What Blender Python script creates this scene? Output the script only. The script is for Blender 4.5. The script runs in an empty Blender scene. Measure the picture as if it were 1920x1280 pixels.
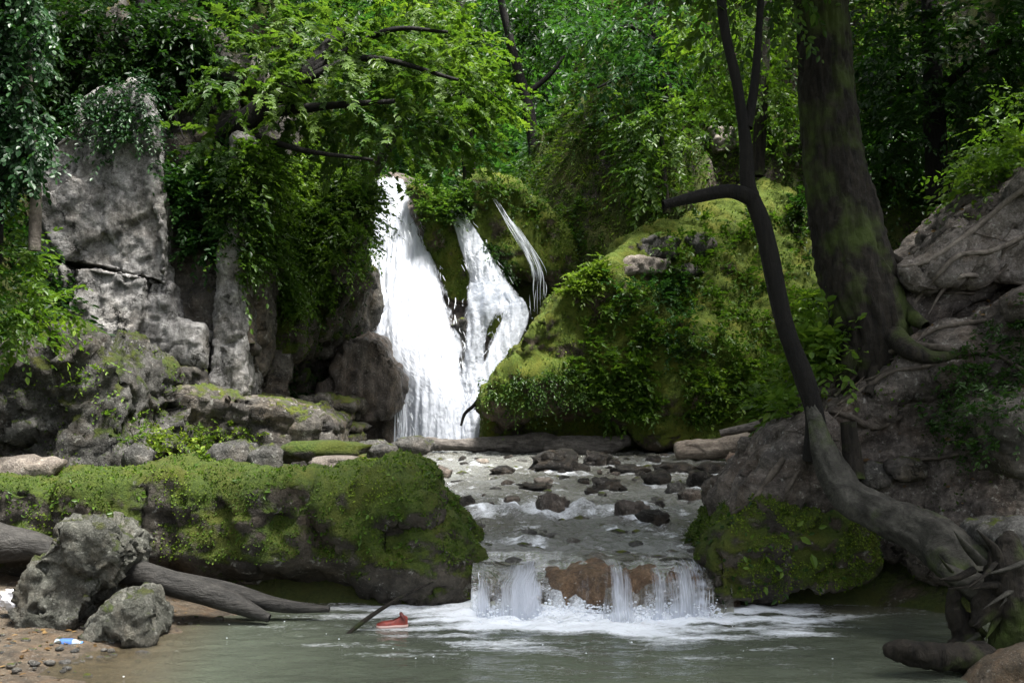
import bpy, bmesh, math, random
import numpy as np
from mathutils import Vector
from mathutils.bvhtree import BVHTree
random.seed(7)
RS = np.random.RandomState(11)
SC = bpy.context.scene
COL = SC.collection

# ------------------------------------------------------------------ camera, sky, sun, exposure
FPX, VHZ, CAMZ = 1867.0, 740.0, 1.7          # focal length in photo pixels, horizon row, eye height above the pool
cam_data = bpy.data.cameras.new('camera')
cam = bpy.data.objects.new('camera', cam_data); COL.objects.link(cam)
cam.location = (0, 0, CAMZ); cam.rotation_euler = (math.radians(90), 0, 0)
cam_data.sensor_width = 36.0; cam_data.lens = 36.0*FPX/1920.0
cam_data.shift_y = 100.0/1920.0
cam_data.clip_end = 400.0; cam_data.clip_start = 0.05
SC.camera = cam

SUN_EL, SUN_AZ = math.radians(70), math.radians(125)     # azimuth measured from +Y (up the gorge) towards +X
world = bpy.data.worlds.new('World'); SC.world = world; world.use_nodes = True
wn = world.node_tree; wn.nodes.clear()
sky = wn.nodes.new('ShaderNodeTexSky'); sky.sky_type = 'NISHITA'; sky.sun_disc = False
sky.sun_elevation = SUN_EL; sky.sun_rotation = SUN_AZ
sky.air_density = 1.0; sky.dust_density = 5.0; sky.ozone_density = 0.6; sky.altitude = 400
hsv = wn.nodes.new('ShaderNodeHueSaturation'); hsv.inputs['Saturation'].default_value = 0.35
wbg = wn.nodes.new('ShaderNodeBackground'); wbg.inputs['Strength'].default_value = 0.095
wout = wn.nodes.new('ShaderNodeOutputWorld')
wn.links.new(sky.outputs[0], hsv.inputs['Color']); wn.links.new(hsv.outputs[0], wbg.inputs['Color'])
wn.links.new(wbg.outputs[0], wout.inputs['Surface'])
sun_data = bpy.data.lights.new('sun', 'SUN'); sun_data.energy = 3.6; sun_data.angle = math.radians(13)
sun_data.color = (1.0, 0.97, 0.92)
sun = bpy.data.objects.new('sun', sun_data); COL.objects.link(sun)
sd = Vector((math.sin(SUN_AZ)*math.cos(SUN_EL), math.cos(SUN_AZ)*math.cos(SUN_EL), math.sin(SUN_EL)))
sun.location = sd*60; sun.rotation_euler = (-sd).to_track_quat('-Z', 'Y').to_euler()
SC.view_settings.view_transform = 'Standard'; SC.view_settings.look = 'None'
SC.view_settings.gamma = 1.0; SC.view_settings.use_curve_mapping = False
SC.view_settings.exposure = 1.9
SC.render.engine = 'CYCLES'
SC.cycles.max_bounces = 8; SC.cycles.diffuse_bounces = 3; SC.cycles.glossy_bounces = 3
SC.cycles.transparent_max_bounces = 24; SC.cycles.transmission_bounces = 4
SC.cycles.caustics_reflective = False; SC.cycles.caustics_refractive = False
SC.cycles.use_denoising = True
SC.cycles.sample_clamp_indirect = 4.0

# ------------------------------------------------------------------ helpers
def P(u, v, y):
    """world point seen at photo pixel (u, v) at distance y"""
    return np.array([(u-960.0)/FPX*y, y, CAMZ+(VHZ-v)/FPX*y])

_perm = RS.permutation(512); _perm = np.concatenate([_perm, _perm, _perm[:8]])
_grad = RS.normal(size=(512, 3)); _grad /= np.linalg.norm(_grad, axis=1)[:, None]
def perlin(p):
    p = np.asarray(p, float); i = np.floor(p).astype(np.int64); f = p-i
    w = f*f*f*(f*(f*6-15)+10); i &= 255
    out = 0
    for dx in (0, 1):
        wx = w[:, 0] if dx else 1-w[:, 0]
        for dy in (0, 1):
            wy = w[:, 1] if dy else 1-w[:, 1]
            for dz in (0, 1):
                wz = w[:, 2] if dz else 1-w[:, 2]
                h = _perm[_perm[_perm[(i[:, 0]+dx) & 255]+((i[:, 1]+dy) & 255)]+((i[:, 2]+dz) & 255)]
                g = _grad[h]
                out = out+wx*wy*wz*(g[:, 0]*(f[:, 0]-dx)+g[:, 1]*(f[:, 1]-dy)+g[:, 2]*(f[:, 2]-dz))
    return out*1.6
def fbm(p, octv=4, gain=0.5):
    p = np.asarray(p, float); a = 1.0; s = 0; k = 1.0
    for _ in range(octv):
        s = s+a*perlin(p*k+17.3*k); a *= gain; k *= 2.03
    return s
def ridge(p, octv=3):
    p = np.asarray(p, float); a = 1.0; s = 0; k = 1.0
    for _ in range(octv):
        s = s+a*(1-2*np.abs(perlin(p*k+5.1*k))); a *= 0.5; k *= 2.1
    return s
def unit(a):
    a = np.asarray(a, float); return a/(np.linalg.norm(a, axis=-1, keepdims=True)+1e-9)
def sstep(a, b, x):
    t = np.clip((x-a)/(b-a), 0, 1); return t*t*(3-2*t)

WORLD = {}
def make_mesh(name, V, F, mat, attrs=None, uv=None, smooth=True):
    V = np.asarray(V, np.float32); F = np.asarray(F, np.int32)
    me = bpy.data.meshes.new(name); nf, k = F.shape
    me.vertices.add(len(V)); me.vertices.foreach_set('co', V.ravel())
    me.loops.add(nf*k); me.loops.foreach_set('vertex_index', F.ravel())
    me.polygons.add(nf); me.polygons.foreach_set('loop_start', np.arange(0, nf*k, k, dtype=np.int32))
    try: me.polygons.foreach_set('loop_total', np.full(nf, k, np.int32))
    except Exception: pass
    me.polygons.foreach_set('use_smooth', np.full(nf, smooth, bool))
    for an, av in (attrs or {}).items():
        at = me.attributes.new(an, 'FLOAT', 'POINT'); at.data.foreach_set('value', np.asarray(av, np.float32))
    if uv is not None:
        ul = me.uv_layers.new(name='UVMap'); ul.data.foreach_set('uv', np.asarray(uv, np.float32)[F.ravel()].ravel())
    me.update(calc_edges=True); me.validate()
    if mat is not None: me.materials.append(mat)
    return me
def tag(o, label=None, cat=None, group=None, kind=None):
    if label: o['label'] = label
    if cat: o['category'] = cat
    if group: o['group'] = group
    if kind: o['kind'] = kind
    return o
def mesh_obj(name, V, F, mat, parent=None, origin=None, attrs=None, uv=None, smooth=True, **tags):
    V = np.asarray(V, float)
    if parent is not None: org = WORLD[parent.name]
    elif origin is not None: org = np.asarray(origin, float)
    else:
        org = np.array([(V[:, 0].min()+V[:, 0].max())/2, (V[:, 1].min()+V[:, 1].max())/2, V[:, 2].min()])
    o = bpy.data.objects.new(name, make_mesh(name, V-org, F, mat, attrs, uv, smooth)); COL.objects.link(o)
    if parent is not None: o.parent = parent
    else: o.location = org
    WORLD[o.name] = org
    return tag(o, **tags)
def thing(name, loc, label, cat, group=None):
    o = bpy.data.objects.new(name, None); COL.objects.link(o); o.location = loc
    o.empty_display_size = 0.2
    WORLD[o.name] = np.asarray(loc, float)
    return tag(o, label, cat, group)

def vnormals(V, F):
    a = V[F[:, 0]]; b = V[F[:, 1]]; c = V[F[:, 2]]
    fn = np.cross(b-a, c-a)
    if F.shape[1] == 4: fn = np.cross(c-a, V[F[:, 3]]-b)
    n = np.zeros_like(V)
    for k in range(F.shape[1]):
        for d in range(3): n[:, d] += np.bincount(F[:, k], fn[:, d], len(V))
    return unit(n)
def laplace(V, F, it, lam=0.5):
    k = F.shape[1]
    e = np.concatenate([np.stack([F[:, i], F[:, (i+1) % k]], 1) for i in range(k)])
    e = np.concatenate([e, e[:, ::-1]])
    deg = np.bincount(e[:, 0], minlength=len(V)).astype(float)+1e-9
    for _ in range(it):
        s = np.stack([np.bincount(e[:, 0], V[e[:, 1], d], len(V)) for d in range(3)], 1)/deg[:, None]
        V = V+(s-V)*lam
    return V

def ex(poly, y0, y1, dx=0.0, dz=0.0, s=1.0):
    """closed solid: outline in photo pixels set at depth y0 (a third entry moves that corner in depth), pushed straight back to y1"""
    fr = np.array([P(q[0], q[1], y0+(q[2] if len(q) > 2 else 0)) for q in poly])
    c = fr.mean(0); bk = (fr-c)*s+c; bk[:, 1] = y1; bk[:, 0] += dx; bk[:, 2] += dz
    return fr, bk
def lump(solids, voxel, smooth=4, noise=(), post=None):
    bm = bmesh.new()
    for sol in solids:
        if len(sol) == 3 and sol[2] == 'mesh':
            vs = [bm.verts.new(p) for p in sol[0]]
            for q in sol[1]:
                qq = list(dict.fromkeys(int(i) for i in q))
                if len(qq) > 2: bm.faces.new([vs[i] for i in qq])
            continue
        if len(sol) == 3 and sol[2] == 'hull':
            vs = [bm.verts.new(p) for p in sol[0]]
            bmesh.ops.convex_hull(bm, input=vs); continue
        fr, bk = sol; n = len(fr)
        a = [bm.verts.new(p) for p in fr]; b = [bm.verts.new(p) for p in bk]
        bm.faces.new(a); bm.faces.new(b[::-1])
        for i in range(n): bm.faces.new((a[i], b[i], b[(i+1) % n], a[(i+1) % n]))
    bmesh.ops.recalc_face_normals(bm, faces=bm.faces[:])
    me = bpy.data.meshes.new('tmp'); bm.to_mesh(me); bm.free()
    o = bpy.data.objects.new('tmp', me); COL.objects.link(o)
    md = o.modifiers.new('r', 'REMESH'); md.mode = 'VOXEL'; md.voxel_size = voxel
    dg = bpy.context.evaluated_depsgraph_get(); ev = o.evaluated_get(dg); m2 = ev.to_mesh()
    V = np.zeros(len(m2.vertices)*3); m2.vertices.foreach_get('co', V); V = V.reshape(-1, 3)
    F = np.zeros(len(m2.loops), np.int32); m2.loops.foreach_get('vertex_index', F); F = F.reshape(-1, 4)
    ev.to_mesh_clear(); bpy.data.objects.remove(o); bpy.data.meshes.remove(me)
    V = laplace(V, F, smooth)
    for fn in noise:
        V = V+vnormals(V, F)*fn(V)[:, None]
    if post: V = post(V)
    return V, F
def nz(freq, amp, octv=4, sx=1, sy=1, sz=1, off=0.0):
    return lambda V: amp*fbm(V*np.array([sx, sy, sz])*freq+off, octv)
def nr(freq, amp, octv=3, sx=1, sy=1, sz=1, off=0.0):
    return lambda V: amp*ridge(V*np.array([sx, sy, sz])*freq+off, octv)
def strata(freq, amp, tilt=0.15, off=0.0):
    def f(V):
        z = V[:, 2]+V[:, 0]*tilt+0.12*fbm(V*0.9+off, 2)
        t = z*freq+off; i = np.floor(t); fr = t-i
        h = np.sin(i*127.1)*43758.5; h = h-np.floor(h)
        edge = np.minimum(fr, 1-fr)
        return amp*(h-0.5)*2-amp*1.2*(1-sstep(0.0, 0.10, edge))
    return f
def cracks(freq, depth, width=0.06, sx=1, sy=1, sz=1, off=0.0):
    """blocky joints: recessed cell borders of a jittered lattice"""
    def f(V):
        p = V*np.array([sx, sy, sz])*freq+off; p = p+0.25*np.stack([fbm(p*0.8+k*9.0, 2) for k in range(3)], 1)
        i = np.floor(p); d1 = np.full(len(p), 9.0); d2 = d1.copy()
        for a in (-1, 0, 1):
            for b in (-1, 0, 1):
                for c in (-1, 0, 1):
                    q = i+np.array([a, b, c])
                    h = np.stack([np.sin(q@np.array(k))*43758.5 for k in ((127.1, 311.7, 74.7), (269.5, 183.3, 246.1), (113.5, 271.9, 124.6))], 1)
                    d = np.linalg.norm(q+(h-np.floor(h))-p, axis=1)
                    m = d < d1; d2 = np.where(m, d1, np.minimum(d2, d)); d1 = np.where(m, d, d1)
        return -depth*(1-sstep(0, width, d2-d1))
    return f

def facets(freq, amp, tilt=0.5, sx=1, sy=1, sz=1, off=0.0):
    """broken block faces: every cell of a jittered lattice stands proud or back and is tilted its own way"""
    def f(V):
        p = V*np.array([sx, sy, sz])*freq+off; p = p+0.22*np.stack([fbm(p*0.9+k*7.0, 2) for k in range(3)], 1)
        i = np.floor(p); d1 = np.full(len(p), 9.0); best = np.zeros_like(p); bc = np.zeros_like(p)
        for a in (-1, 0, 1):
            for b in (-1, 0, 1):
                for c in (-1, 0, 1):
                    q = i+np.array([a, b, c])
                    h = np.stack([np.sin(q@np.array(k))*43758.5 for k in ((127.1, 311.7, 74.7), (269.5, 183.3, 246.1), (113.5, 271.9, 124.6))], 1); h = h-np.floor(h)
                    d = np.linalg.norm(q+h-p, axis=1); m = d < d1
                    d1 = np.where(m, d, d1); best[m] = h[m]; bc[m] = (q+h)[m]
        r = best*2-1
        return amp*(r[:, 0]+tilt*((p-bc)*r[:, [1, 2, 0]]).sum(1)*2)
    return f
SOLIDS = []
def solid(V, F):
    SOLIDS.append(BVHTree.FromPolygons([tuple(p) for p in V], [tuple(int(i) for i in q) for q in F]))
def hit(u, v, only=None, default=18.0):
    o = Vector((0, 0, CAMZ)); d = Vector(P(u, v, 1.0))-o; d.normalize(); best = None
    for b in (only or SOLIDS):
        r = b.ray_cast(o, d, 80.0)
        if r[0] is not None and (best is None or r[3] < best[2]): best = (np.array(r[0]), np.array(r[1]), r[3])
    if best is None: return P(u, v, default), np.array([0, -0.5, 0.8])
    n = best[1]
    if n@np.array(d) > 0: n = -n
    return best[0], n

def catmull(pts, n):
    pts = np.asarray(pts, float); m = len(pts)
    if m < 3:
        t = np.linspace(0, 1, n)[:, None]; return pts[0]*(1-t)+pts[-1]*t
    e = np.concatenate([[2*pts[0]-pts[1]], pts, [2*pts[-1]-pts[-2]]])
    t = np.linspace(0, m-1-1e-6, n); i = t.astype(int); f = (t-i)[:, None]
    a, b, c, d = e[i], e[i+1], e[i+2], e[i+3]
    return 0.5*((2*b)+(c-a)*f+(2*a-5*b+4*c-d)*f**2+(3*b-a-3*c+d)*f**3)
def tube(pts, radii, seg=12, rings=40, bark=0.0, bfreq=6.0, knots=0.0, flat=1.0, seed=0.0, cap=True):
    A = catmull(np.column_stack([np.asarray(pts, float), np.asarray(radii, float)]), rings)
    C, R = A[:, :3], np.maximum(A[:, 3], 0.001)
    T = unit(np.gradient(C, axis=0)); up = np.array([0.13, 0.31, 0.94]); up = up if abs(T[0]@up) < 0.9 else np.array([1.0, 0, 0.1])
    S = np.zeros_like(T); S[0] = unit(np.cross(T[0], up))
    for i in range(1, len(T)):
        s = S[i-1]-T[i]*(S[i-1]@T[i]); S[i] = unit(s)
    B = np.cross(T, S); ang = np.linspace(0, 2*np.pi, seg, endpoint=False)
    L = np.concatenate([[0], np.cumsum(np.linalg.norm(np.diff(C, axis=0), axis=1))])
    aa, ll = np.meshgrid(ang, L); rr = np.repeat(R[:, None], seg, 1)
    q = np.stack([np.cos(aa)*1.3, np.sin(aa)*1.3, ll*0.35], -1).reshape(-1, 3)*bfreq/3+seed
    q2 = np.stack([np.cos(aa)*0.6, np.sin(aa)*0.6, ll*1.2], -1).reshape(-1, 3)+seed*3
    dr = bark*ridge(q, 3).reshape(rr.shape)+knots*fbm(q2, 3).reshape(rr.shape)
    rr = rr*(1+dr)
    V = C[:, None, :]+S[:, None, :]*(np.cos(aa)*rr)[..., None]+B[:, None, :]*(np.sin(aa)*rr*flat)[..., None]
    V = V.reshape(-1, 3)
    i = np.arange(rings-1)[:, None]*seg; j = np.arange(seg)[None, :]; k = (np.arange(seg)+1) % seg
    F = np.stack([i+j, i+k[None, :], i+seg+k[None, :], i+seg+j], -1).reshape(-1, 4)
    if cap:
        n = len(V); V = np.concatenate([V, C[:1]-T[:1]*R[0]*0.25, C[-1:]+T[-1:]*R[-1]*0.25])
        a = np.arange(seg); b = (a+1) % seg; h = (a+0)
        F = np.concatenate([F, np.stack([b, a, np.full(seg, n), np.full(seg, n)], 1)*1, np.stack([a+(rings-1)*seg, b+(rings-1)*seg, np.full(seg, n+1), np.full(seg, n+1)], 1)])
    return V, F
def fixtri(F): return F
def join(parts):
    Vs, Fs, k = [], [], 0
    for V, F in parts: Vs.append(V); Fs.append(F+k); k += len(V)
    return np.concatenate(Vs), np.concatenate(Fs)

# ------------------------------------------------------------------ materials
def newmat(name):
    m = bpy.data.materials.new(name); m.use_nodes = True; nt = m.node_tree; nt.nodes.clear()
    out = nt.nodes.new('ShaderNodeOutputMaterial')
    def nd(t, ins=None, **props):
        n = nt.nodes.new('ShaderNode'+t)
        for k, v in props.items(): setattr(n, k, v)
        for k, v in (ins or {}).items():
            s = n.inputs[k]
            if isinstance(v, bpy.types.NodeSocket): nt.links.new(v, s)
            else: s.default_value = v
        return n
    return m, nt, nd, out
def c4(c): return (c[0], c[1], c[2], 1.0)
def noise(nd, vec, scale, detail=6.0, rough=0.6, dist=0.0):
    return nd('TexNoise', {'Vector': vec, 'Scale': scale, 'Detail': detail, 'Roughness': rough, 'Distortion': dist}).outputs[0]
def mapr(nd, val, a, b, c=0.0, d=1.0, clamp=True):
    n = nd('MapRange', {'Value': val, 'From Min': a, 'From Max': b, 'To Min': c, 'To Max': d}); n.clamp = clamp; return n.outputs[0]
def mixc(nd, fac, a, b, mode='MIX'):
    n = nd('MixRGB', blend_type=mode)
    nt = n.id_data
    for k, v in (('Fac', fac), ('Color1', a), ('Color2', b)):
        if isinstance(v, bpy.types.NodeSocket): nt.links.new(v, n.inputs[k])
        else: n.inputs[k].default_value = v if k == 'Fac' else c4(v)
    return n.outputs[0]
def math_(nd, op, a, b=0.0):
    n = nd('Math', operation=op); nt = n.id_data
    for k, v in ((0, a), (1, b)):
        if isinstance(v, bpy.types.NodeSocket): nt.links.new(v, n.inputs[k])
        else: n.inputs[k].default_value = v
    return n.outputs[0]

def rockmat(name, c1=(0.30, 0.28, 0.25), c2=(0.10, 0.095, 0.085), moss=0.0, mossdir=0.6, scale=1.0, rough=0.85, bump=0.8,
            m1=(0.045, 0.075, 0.010), m2=(0.12, 0.15, 0.02), stretch=(1, 1, 1), warm=(0.24, 0.17, 0.10), warmth=0.3, stain=(0.035, 0.035, 0.035), stainw=0.5, crack=0.0):
    m, nt, nd, out = newmat(name)
    g = nd('NewGeometry'); tc = nd('TexCoord').outputs['Object']
    mp = nd('Mapping', {'Vector': tc, 'Scale': stretch}).outputs[0]
    a = noise(nd, mp, 2.2*scale, 9, 0.68); b = noise(nd, mp, 0.7*scale, 5, 0.6, 0.4); c = noise(nd, tc, 14*scale, 6, 0.7); w = noise(nd, tc, 1.1*scale+0.3, 4, 0.6)
    col = mixc(nd, mapr(nd, a, 0.40, 0.62), c2, c1)
    col = mixc(nd, mapr(nd, w, 0.48, 0.72, 0, warmth), col, warm)
    col = mixc(nd, mapr(nd, b, 0.52, 0.68, 0, stainw), col, stain)
    col = mixc(nd, mapr(nd, c, 0.38, 0.62, 0.55, 0.0), col, (0.02, 0.018, 0.015))
    stk = noise(nd, nd('Mapping', {'Vector': tc, 'Scale': (3.2, 3.2, 0.35)}).outputs[0], 1.6*scale**.5, 6, 0.65, 0.3)
    col = mixc(nd, mapr(nd, stk, 0.50, 0.66, 0, 0.55), col, (c2[0]*.45, c2[1]*.45, c2[2]*.42))
    lich = noise(nd, tc, 7.0*scale, 6, 0.7)
    col = mixc(nd, mapr(nd, lich, 0.60, 0.64, 0, 0.45), col, (0.42, 0.42, 0.38))
    bh = math_(nd, 'ADD', math_(nd, 'MULTIPLY', a, 0.7), math_(nd, 'MULTIPLY', c, 0.3))
    if crack > 0:
        dv = nd('VectorMath', {0: mp, 1: nd('TexNoise', {'Vector': tc, 'Scale': 2.5*scale, 'Detail': 5.0, 'Roughness': 0.65}).outputs['Color']}, operation='ADD').outputs[0]
        for cs_, wd_, am in ((0.9*scale, 0.022, 1.0), (2.6*scale, 0.018, 0.7)):
            ce = nd('TexVoronoi', {'Vector': dv, 'Scale': cs_}, feature='DISTANCE_TO_EDGE').outputs['Distance']
            gate = mapr(nd, noise(nd, tc, 1.3*scale+cs_, 3, 0.6), 0.47, 0.60)
            cf = math_(nd, 'MULTIPLY', math_(nd, 'MULTIPLY', mapr(nd, ce, wd_*0.4, wd_*1.6, 1.0, 0.0), gate), crack*am)
            col = mixc(nd, cf, col, (0.018, 0.016, 0.014)); bh = math_(nd, 'SUBTRACT', bh, math_(nd, 'MULTIPLY', cf, 0.5))
    sp = noise(nd, tc, 38*scale**.5, 4, 0.8)
    col = mixc(nd, mapr(nd, sp, 0.55, 0.72, 0, 0.45), col, (min(c1[0]*1.5, .6), min(c1[1]*1.5, .6), min(c1[2]*1.5, .6)))
    bh = math_(nd, 'ADD', bh, math_(nd, 'MULTIPLY', sp, 0.12))
    ro = rough
    if moss > 0:
        nrm = nd('SeparateXYZ', {0: g.outputs['Normal']}).outputs[2]
        mn = noise(nd, tc, 1.6*scale, 8, 0.7, 0.3)
        f = math_(nd, 'ADD', math_(nd, 'MULTIPLY', nrm, mossdir), math_(nd, 'MULTIPLY', math_(nd, 'SUBTRACT', mn, 0.5), 3.2))
        f = mapr(nd, f, 1.0-2.0*moss, 1.25-2.0*moss)
        mc = mixc(nd, mapr(nd, noise(nd, tc, 30, 5, 0.75), 0.3, 0.7), m1, m2)
        mc = mixc(nd, mapr(nd, noise(nd, tc, 2.7, 4, 0.6), 0.45, 0.7, 0, 0.6), mc, (m2[0]*1.15, m2[1]*0.8, m2[2]*0.8))
        col = mixc(nd, f, col, mc)
        mb = noise(nd, tc, 45, 4, 0.8)
        bh = math_(nd, 'ADD', bh, math_(nd, 'MULTIPLY', f, math_(nd, 'ADD', math_(nd, 'MULTIPLY', mb, 0.5), 0.3)))
        ro = mapr(nd, f, 0, 1, rough, 0.95)
    bn = nd('Bump', {'Strength': bump, 'Distance': 0.14, 'Height': bh}).outputs[0]
    p = nd('BsdfPrincipled', {'Base Color': col, 'Roughness': ro, 'Normal': bn, 'Specular IOR Level': 0.35})
    nt.links.new(p.outputs[0], out.inputs[0]); return m

def barkmat(name, c1, c2, moss=0.0, scale=1.0, rough=0.85, stretch=(6, 6, 0.9), bump=0.8, moss_col=(0.05, 0.075, 0.012)):
    m, nt, nd, out = newmat(name)
    tc = nd('TexCoord').outputs['Object']; mp = nd('Mapping', {'Vector': tc, 'Scale': stretch}).outputs[0]
    a = noise(nd, mp, 3.0*scale, 8, 0.65, 0.5); b = noise(nd, tc, 2.0, 4, 0.6); c = noise(nd, tc, 25*scale, 5, 0.7)
    col = mixc(nd, mapr(nd, a, 0.35, 0.65), c2, c1)
    col = mixc(nd, mapr(nd, c, 0.35, 0.65, 0.5, 0), col, (c2[0]*0.5, c2[1]*0.5, c2[2]*0.5))
    if moss: col = mixc(nd, mapr(nd, b, 0.66-moss*0.4, 0.80-moss*0.4, 0, 0.8), col, moss_col)
    h = math_(nd, 'ADD', a, math_(nd, 'MULTIPLY', c, 0.35))
    bn = nd('Bump', {'Strength': bump, 'Distance': 0.04, 'Height': h}).outputs[0]
    p = nd('BsdfPrincipled', {'Base Color': col, 'Roughness': rough, 'Normal': bn, 'Specular IOR Level': 0.3})
    nt.links.new(p.outputs[0], out.inputs[0]); return m

def leafmat(name, dark, mid, light, trans=0.45, gloss=0.25, rough=0.4):
    m, nt, nd, out = newmat(name)
    r = nd('Attribute', attribute_name='rnd').outputs['Fac']
    cr = nd('ValToRGB', {0: r}); e = cr.color_ramp.elements
    e[0].position = 0.0; e[0].color = c4(dark); e[1].position = 1.0; e[1].color = c4(light)
    k = e.new(0.55); k.color = c4(mid)
    tc = nd('TexCoord').outputs['Object']
    col = mixc(nd, mapr(nd, noise(nd, tc, 3.0, 3, 0.6), 0.35, 0.65, 0.35, 0.0), cr.outputs[0], (dark[0]*0.7, dark[1]*0.7, dark[2]*0.7))
    d = nd('BsdfPrincipled', {'Base Color': col, 'Roughness': rough, 'Specular IOR Level': gloss})
    tcol = mixc(nd, 1.0, col, (1.25, 1.35, 0.55), 'MULTIPLY')
    t = nd('BsdfTranslucent', {'Color': tcol})
    mx = nd('MixShader', {0: trans, 1: d.outputs[0], 2: t.outputs[0]})
    nt.links.new(mx.outputs[0], out.inputs[0]); return m

def plainmat(name, col, rough=0.5, var=0.3, scale=20.0, spec=0.5, alpha=None, trans=0.0):
    m, nt, nd, out = newmat(name)
    tc = nd('TexCoord').outputs['Object']
    c = mixc(nd, mapr(nd, noise(nd, tc, scale, 4, 0.6), 0.35, 0.65, var, 0), col, (col[0]*0.35, col[1]*0.35, col[2]*0.35))
    p = nd('BsdfPrincipled', {'Base Color': c, 'Roughness': rough, 'Specular IOR Level': spec, 'Transmission Weight': trans})
    if alpha: p.inputs['Alpha'].default_value = alpha
    nt.links.new(p.outputs[0], out.inputs[0]); return m

MAT = {}
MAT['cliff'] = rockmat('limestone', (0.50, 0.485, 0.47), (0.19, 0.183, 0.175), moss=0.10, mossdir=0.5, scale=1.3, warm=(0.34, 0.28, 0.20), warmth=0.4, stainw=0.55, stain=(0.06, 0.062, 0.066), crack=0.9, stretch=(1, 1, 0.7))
MAT['cliff_dark'] = rockmat('dark_limestone', (0.17, 0.155, 0.13), (0.055, 0.05, 0.045), moss=0.30, scale=1.4, warmth=0.5, crack=0.8, stretch=(.7, .7, 1.4))  # darker, mossier tone of the limestone
MAT['rock'] = rockmat('grey_rock', (0.21, 0.205, 0.19), (0.055, 0.054, 0.05), moss=0.26, scale=2.4, crack=0.7)
MAT['outcrop'] = rockmat('mossy_outcrop', (0.17, 0.165, 0.15), (0.04, 0.039, 0.035), moss=0.36, scale=2.0, crack=0.7, m1=(0.02, 0.035, 0.006), m2=(0.075, 0.10, 0.016))
MAT['boulder'] = rockmat('lichened_boulder', (0.26, 0.26, 0.22), (0.075, 0.078, 0.062), moss=0.24, scale=4.0, m1=(0.04, 0.06, 0.015), m2=(0.10, 0.12, 0.04), crack=0.5)
MAT['mossrock'] = rockmat('mossy_rock', (0.12, 0.105, 0.08), (0.035, 0.03, 0.024), moss=0.58, scale=1.3, m1=(0.024, 0.048, 0.006), m2=(0.085, 0.120, 0.014))
MAT['tufa'] = rockmat('mossy_tufa', (0.17, 0.13, 0.085), (0.05, 0.042, 0.03), moss=0.70, scale=1.0, m1=(0.035, 0.065, 0.008), m2=(0.135, 0.180, 0.018), stretch=(1, 1, 0.35))
MAT['wet'] = rockmat('wet_brown_rock', (0.24, 0.20, 0.17), (0.045, 0.036, 0.03), moss=0.0, scale=2.4, rough=0.35, stretch=(1, 1, 0.4), warmth=0.5)
MAT['wetdark'] = rockmat('wet_dark_stone', (0.045, 0.038, 0.032), (0.010, 0.009, 0.008), moss=0.0, scale=5.0, rough=0.35)
MAT['cascade_rock'] = rockmat('orange_travertine', (0.32, 0.21, 0.125), (0.13, 0.085, 0.055), moss=0.0, scale=3.5, rough=0.3, warm=(0.32, 0.18, 0.09), warmth=0.6, stain=(0.12, 0.09, 0.06), stainw=0.5)
MAT['pale'] = rockmat('pale_stone', (0.46, 0.40, 0.34), (0.24, 0.20, 0.17), moss=0.0, scale=4.0)
MAT['pink'] = rockmat('pinkish_stone', (0.50, 0.36, 0.28), (0.34, 0.23, 0.17), moss=0.0, scale=4.0)
MAT['bank'] = rockmat('bank_soil', (0.23, 0.20, 0.175), (0.05, 0.041, 0.034), moss=0.24, mossdir=-0.1, scale=2.2, warm=(0.20, 0.13, 0.08), warmth=0.4, stretch=(.7, 1.2, 1.6), m1=(0.025, 0.035, 0.008), m2=(0.07, 0.085, 0.02))
MAT['crest'] = rockmat('pale_crest', (0.36, 0.32, 0.29), (0.14, 0.12, 0.10), moss=0.0, scale=3.0)
MAT['ground'] = rockmat('forest_floor', (0.075, 0.058, 0.038), (0.022, 0.018, 0.012), moss=0.55, scale=0.9, m1=(0.02, 0.035, 0.006), m2=(0.07, 0.09, 0.015))
MAT['sand'] = rockmat('wet_sand', (0.21, 0.165, 0.115), (0.10, 0.078, 0.055), moss=0.0, scale=6.0, rough=0.6, warm=(0.30, 0.17, 0.08), warmth=0.5)
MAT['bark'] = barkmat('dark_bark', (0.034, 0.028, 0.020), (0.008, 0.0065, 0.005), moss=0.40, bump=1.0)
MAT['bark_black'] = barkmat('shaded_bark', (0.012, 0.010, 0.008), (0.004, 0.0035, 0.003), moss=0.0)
MAT['root'] = barkmat('bare_root', (0.27, 0.235, 0.20), (0.09, 0.075, 0.062), moss=0.12, stretch=(3, 3, 3))
MAT['rootdark'] = barkmat('earthy_root', (0.16, 0.135, 0.11), (0.045, 0.037, 0.03), moss=0.2, stretch=(3, 3, 3))
MAT['deadwood'] = barkmat('grey_dead_wood', (0.092, 0.088, 0.074), (0.022, 0.021, 0.017), moss=0.30, stretch=(2.5, 2.5, 2.5))
MAT['driftwood'] = barkmat('bleached_driftwood', (0.46, 0.39, 0.32), (0.17, 0.135, 0.105), moss=0.0, stretch=(1.2, 6, 6))
MAT['charred'] = barkmat('blackened_log', (0.062, 0.058, 0.052), (0.018, 0.017, 0.015), moss=0.0, stretch=(1.5, 6, 6), rough=0.6)
MAT['greylog'] = barkmat('weathered_log', (0.26, 0.235, 0.21), (0.07, 0.062, 0.055), moss=0.0, stretch=(1.2, 6, 6))
MAT['leaf'] = leafmat('maple_leaf', (0.020, 0.050, 0.010), (0.052, 0.108, 0.020), (0.120, 0.195, 0.036))
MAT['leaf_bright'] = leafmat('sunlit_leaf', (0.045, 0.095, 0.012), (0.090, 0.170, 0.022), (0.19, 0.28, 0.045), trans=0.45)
MAT['leaf_dark'] = leafmat('shade_leaf', (0.008, 0.026, 0.006), (0.018, 0.050, 0.010), (0.040, 0.090, 0.018))
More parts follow.
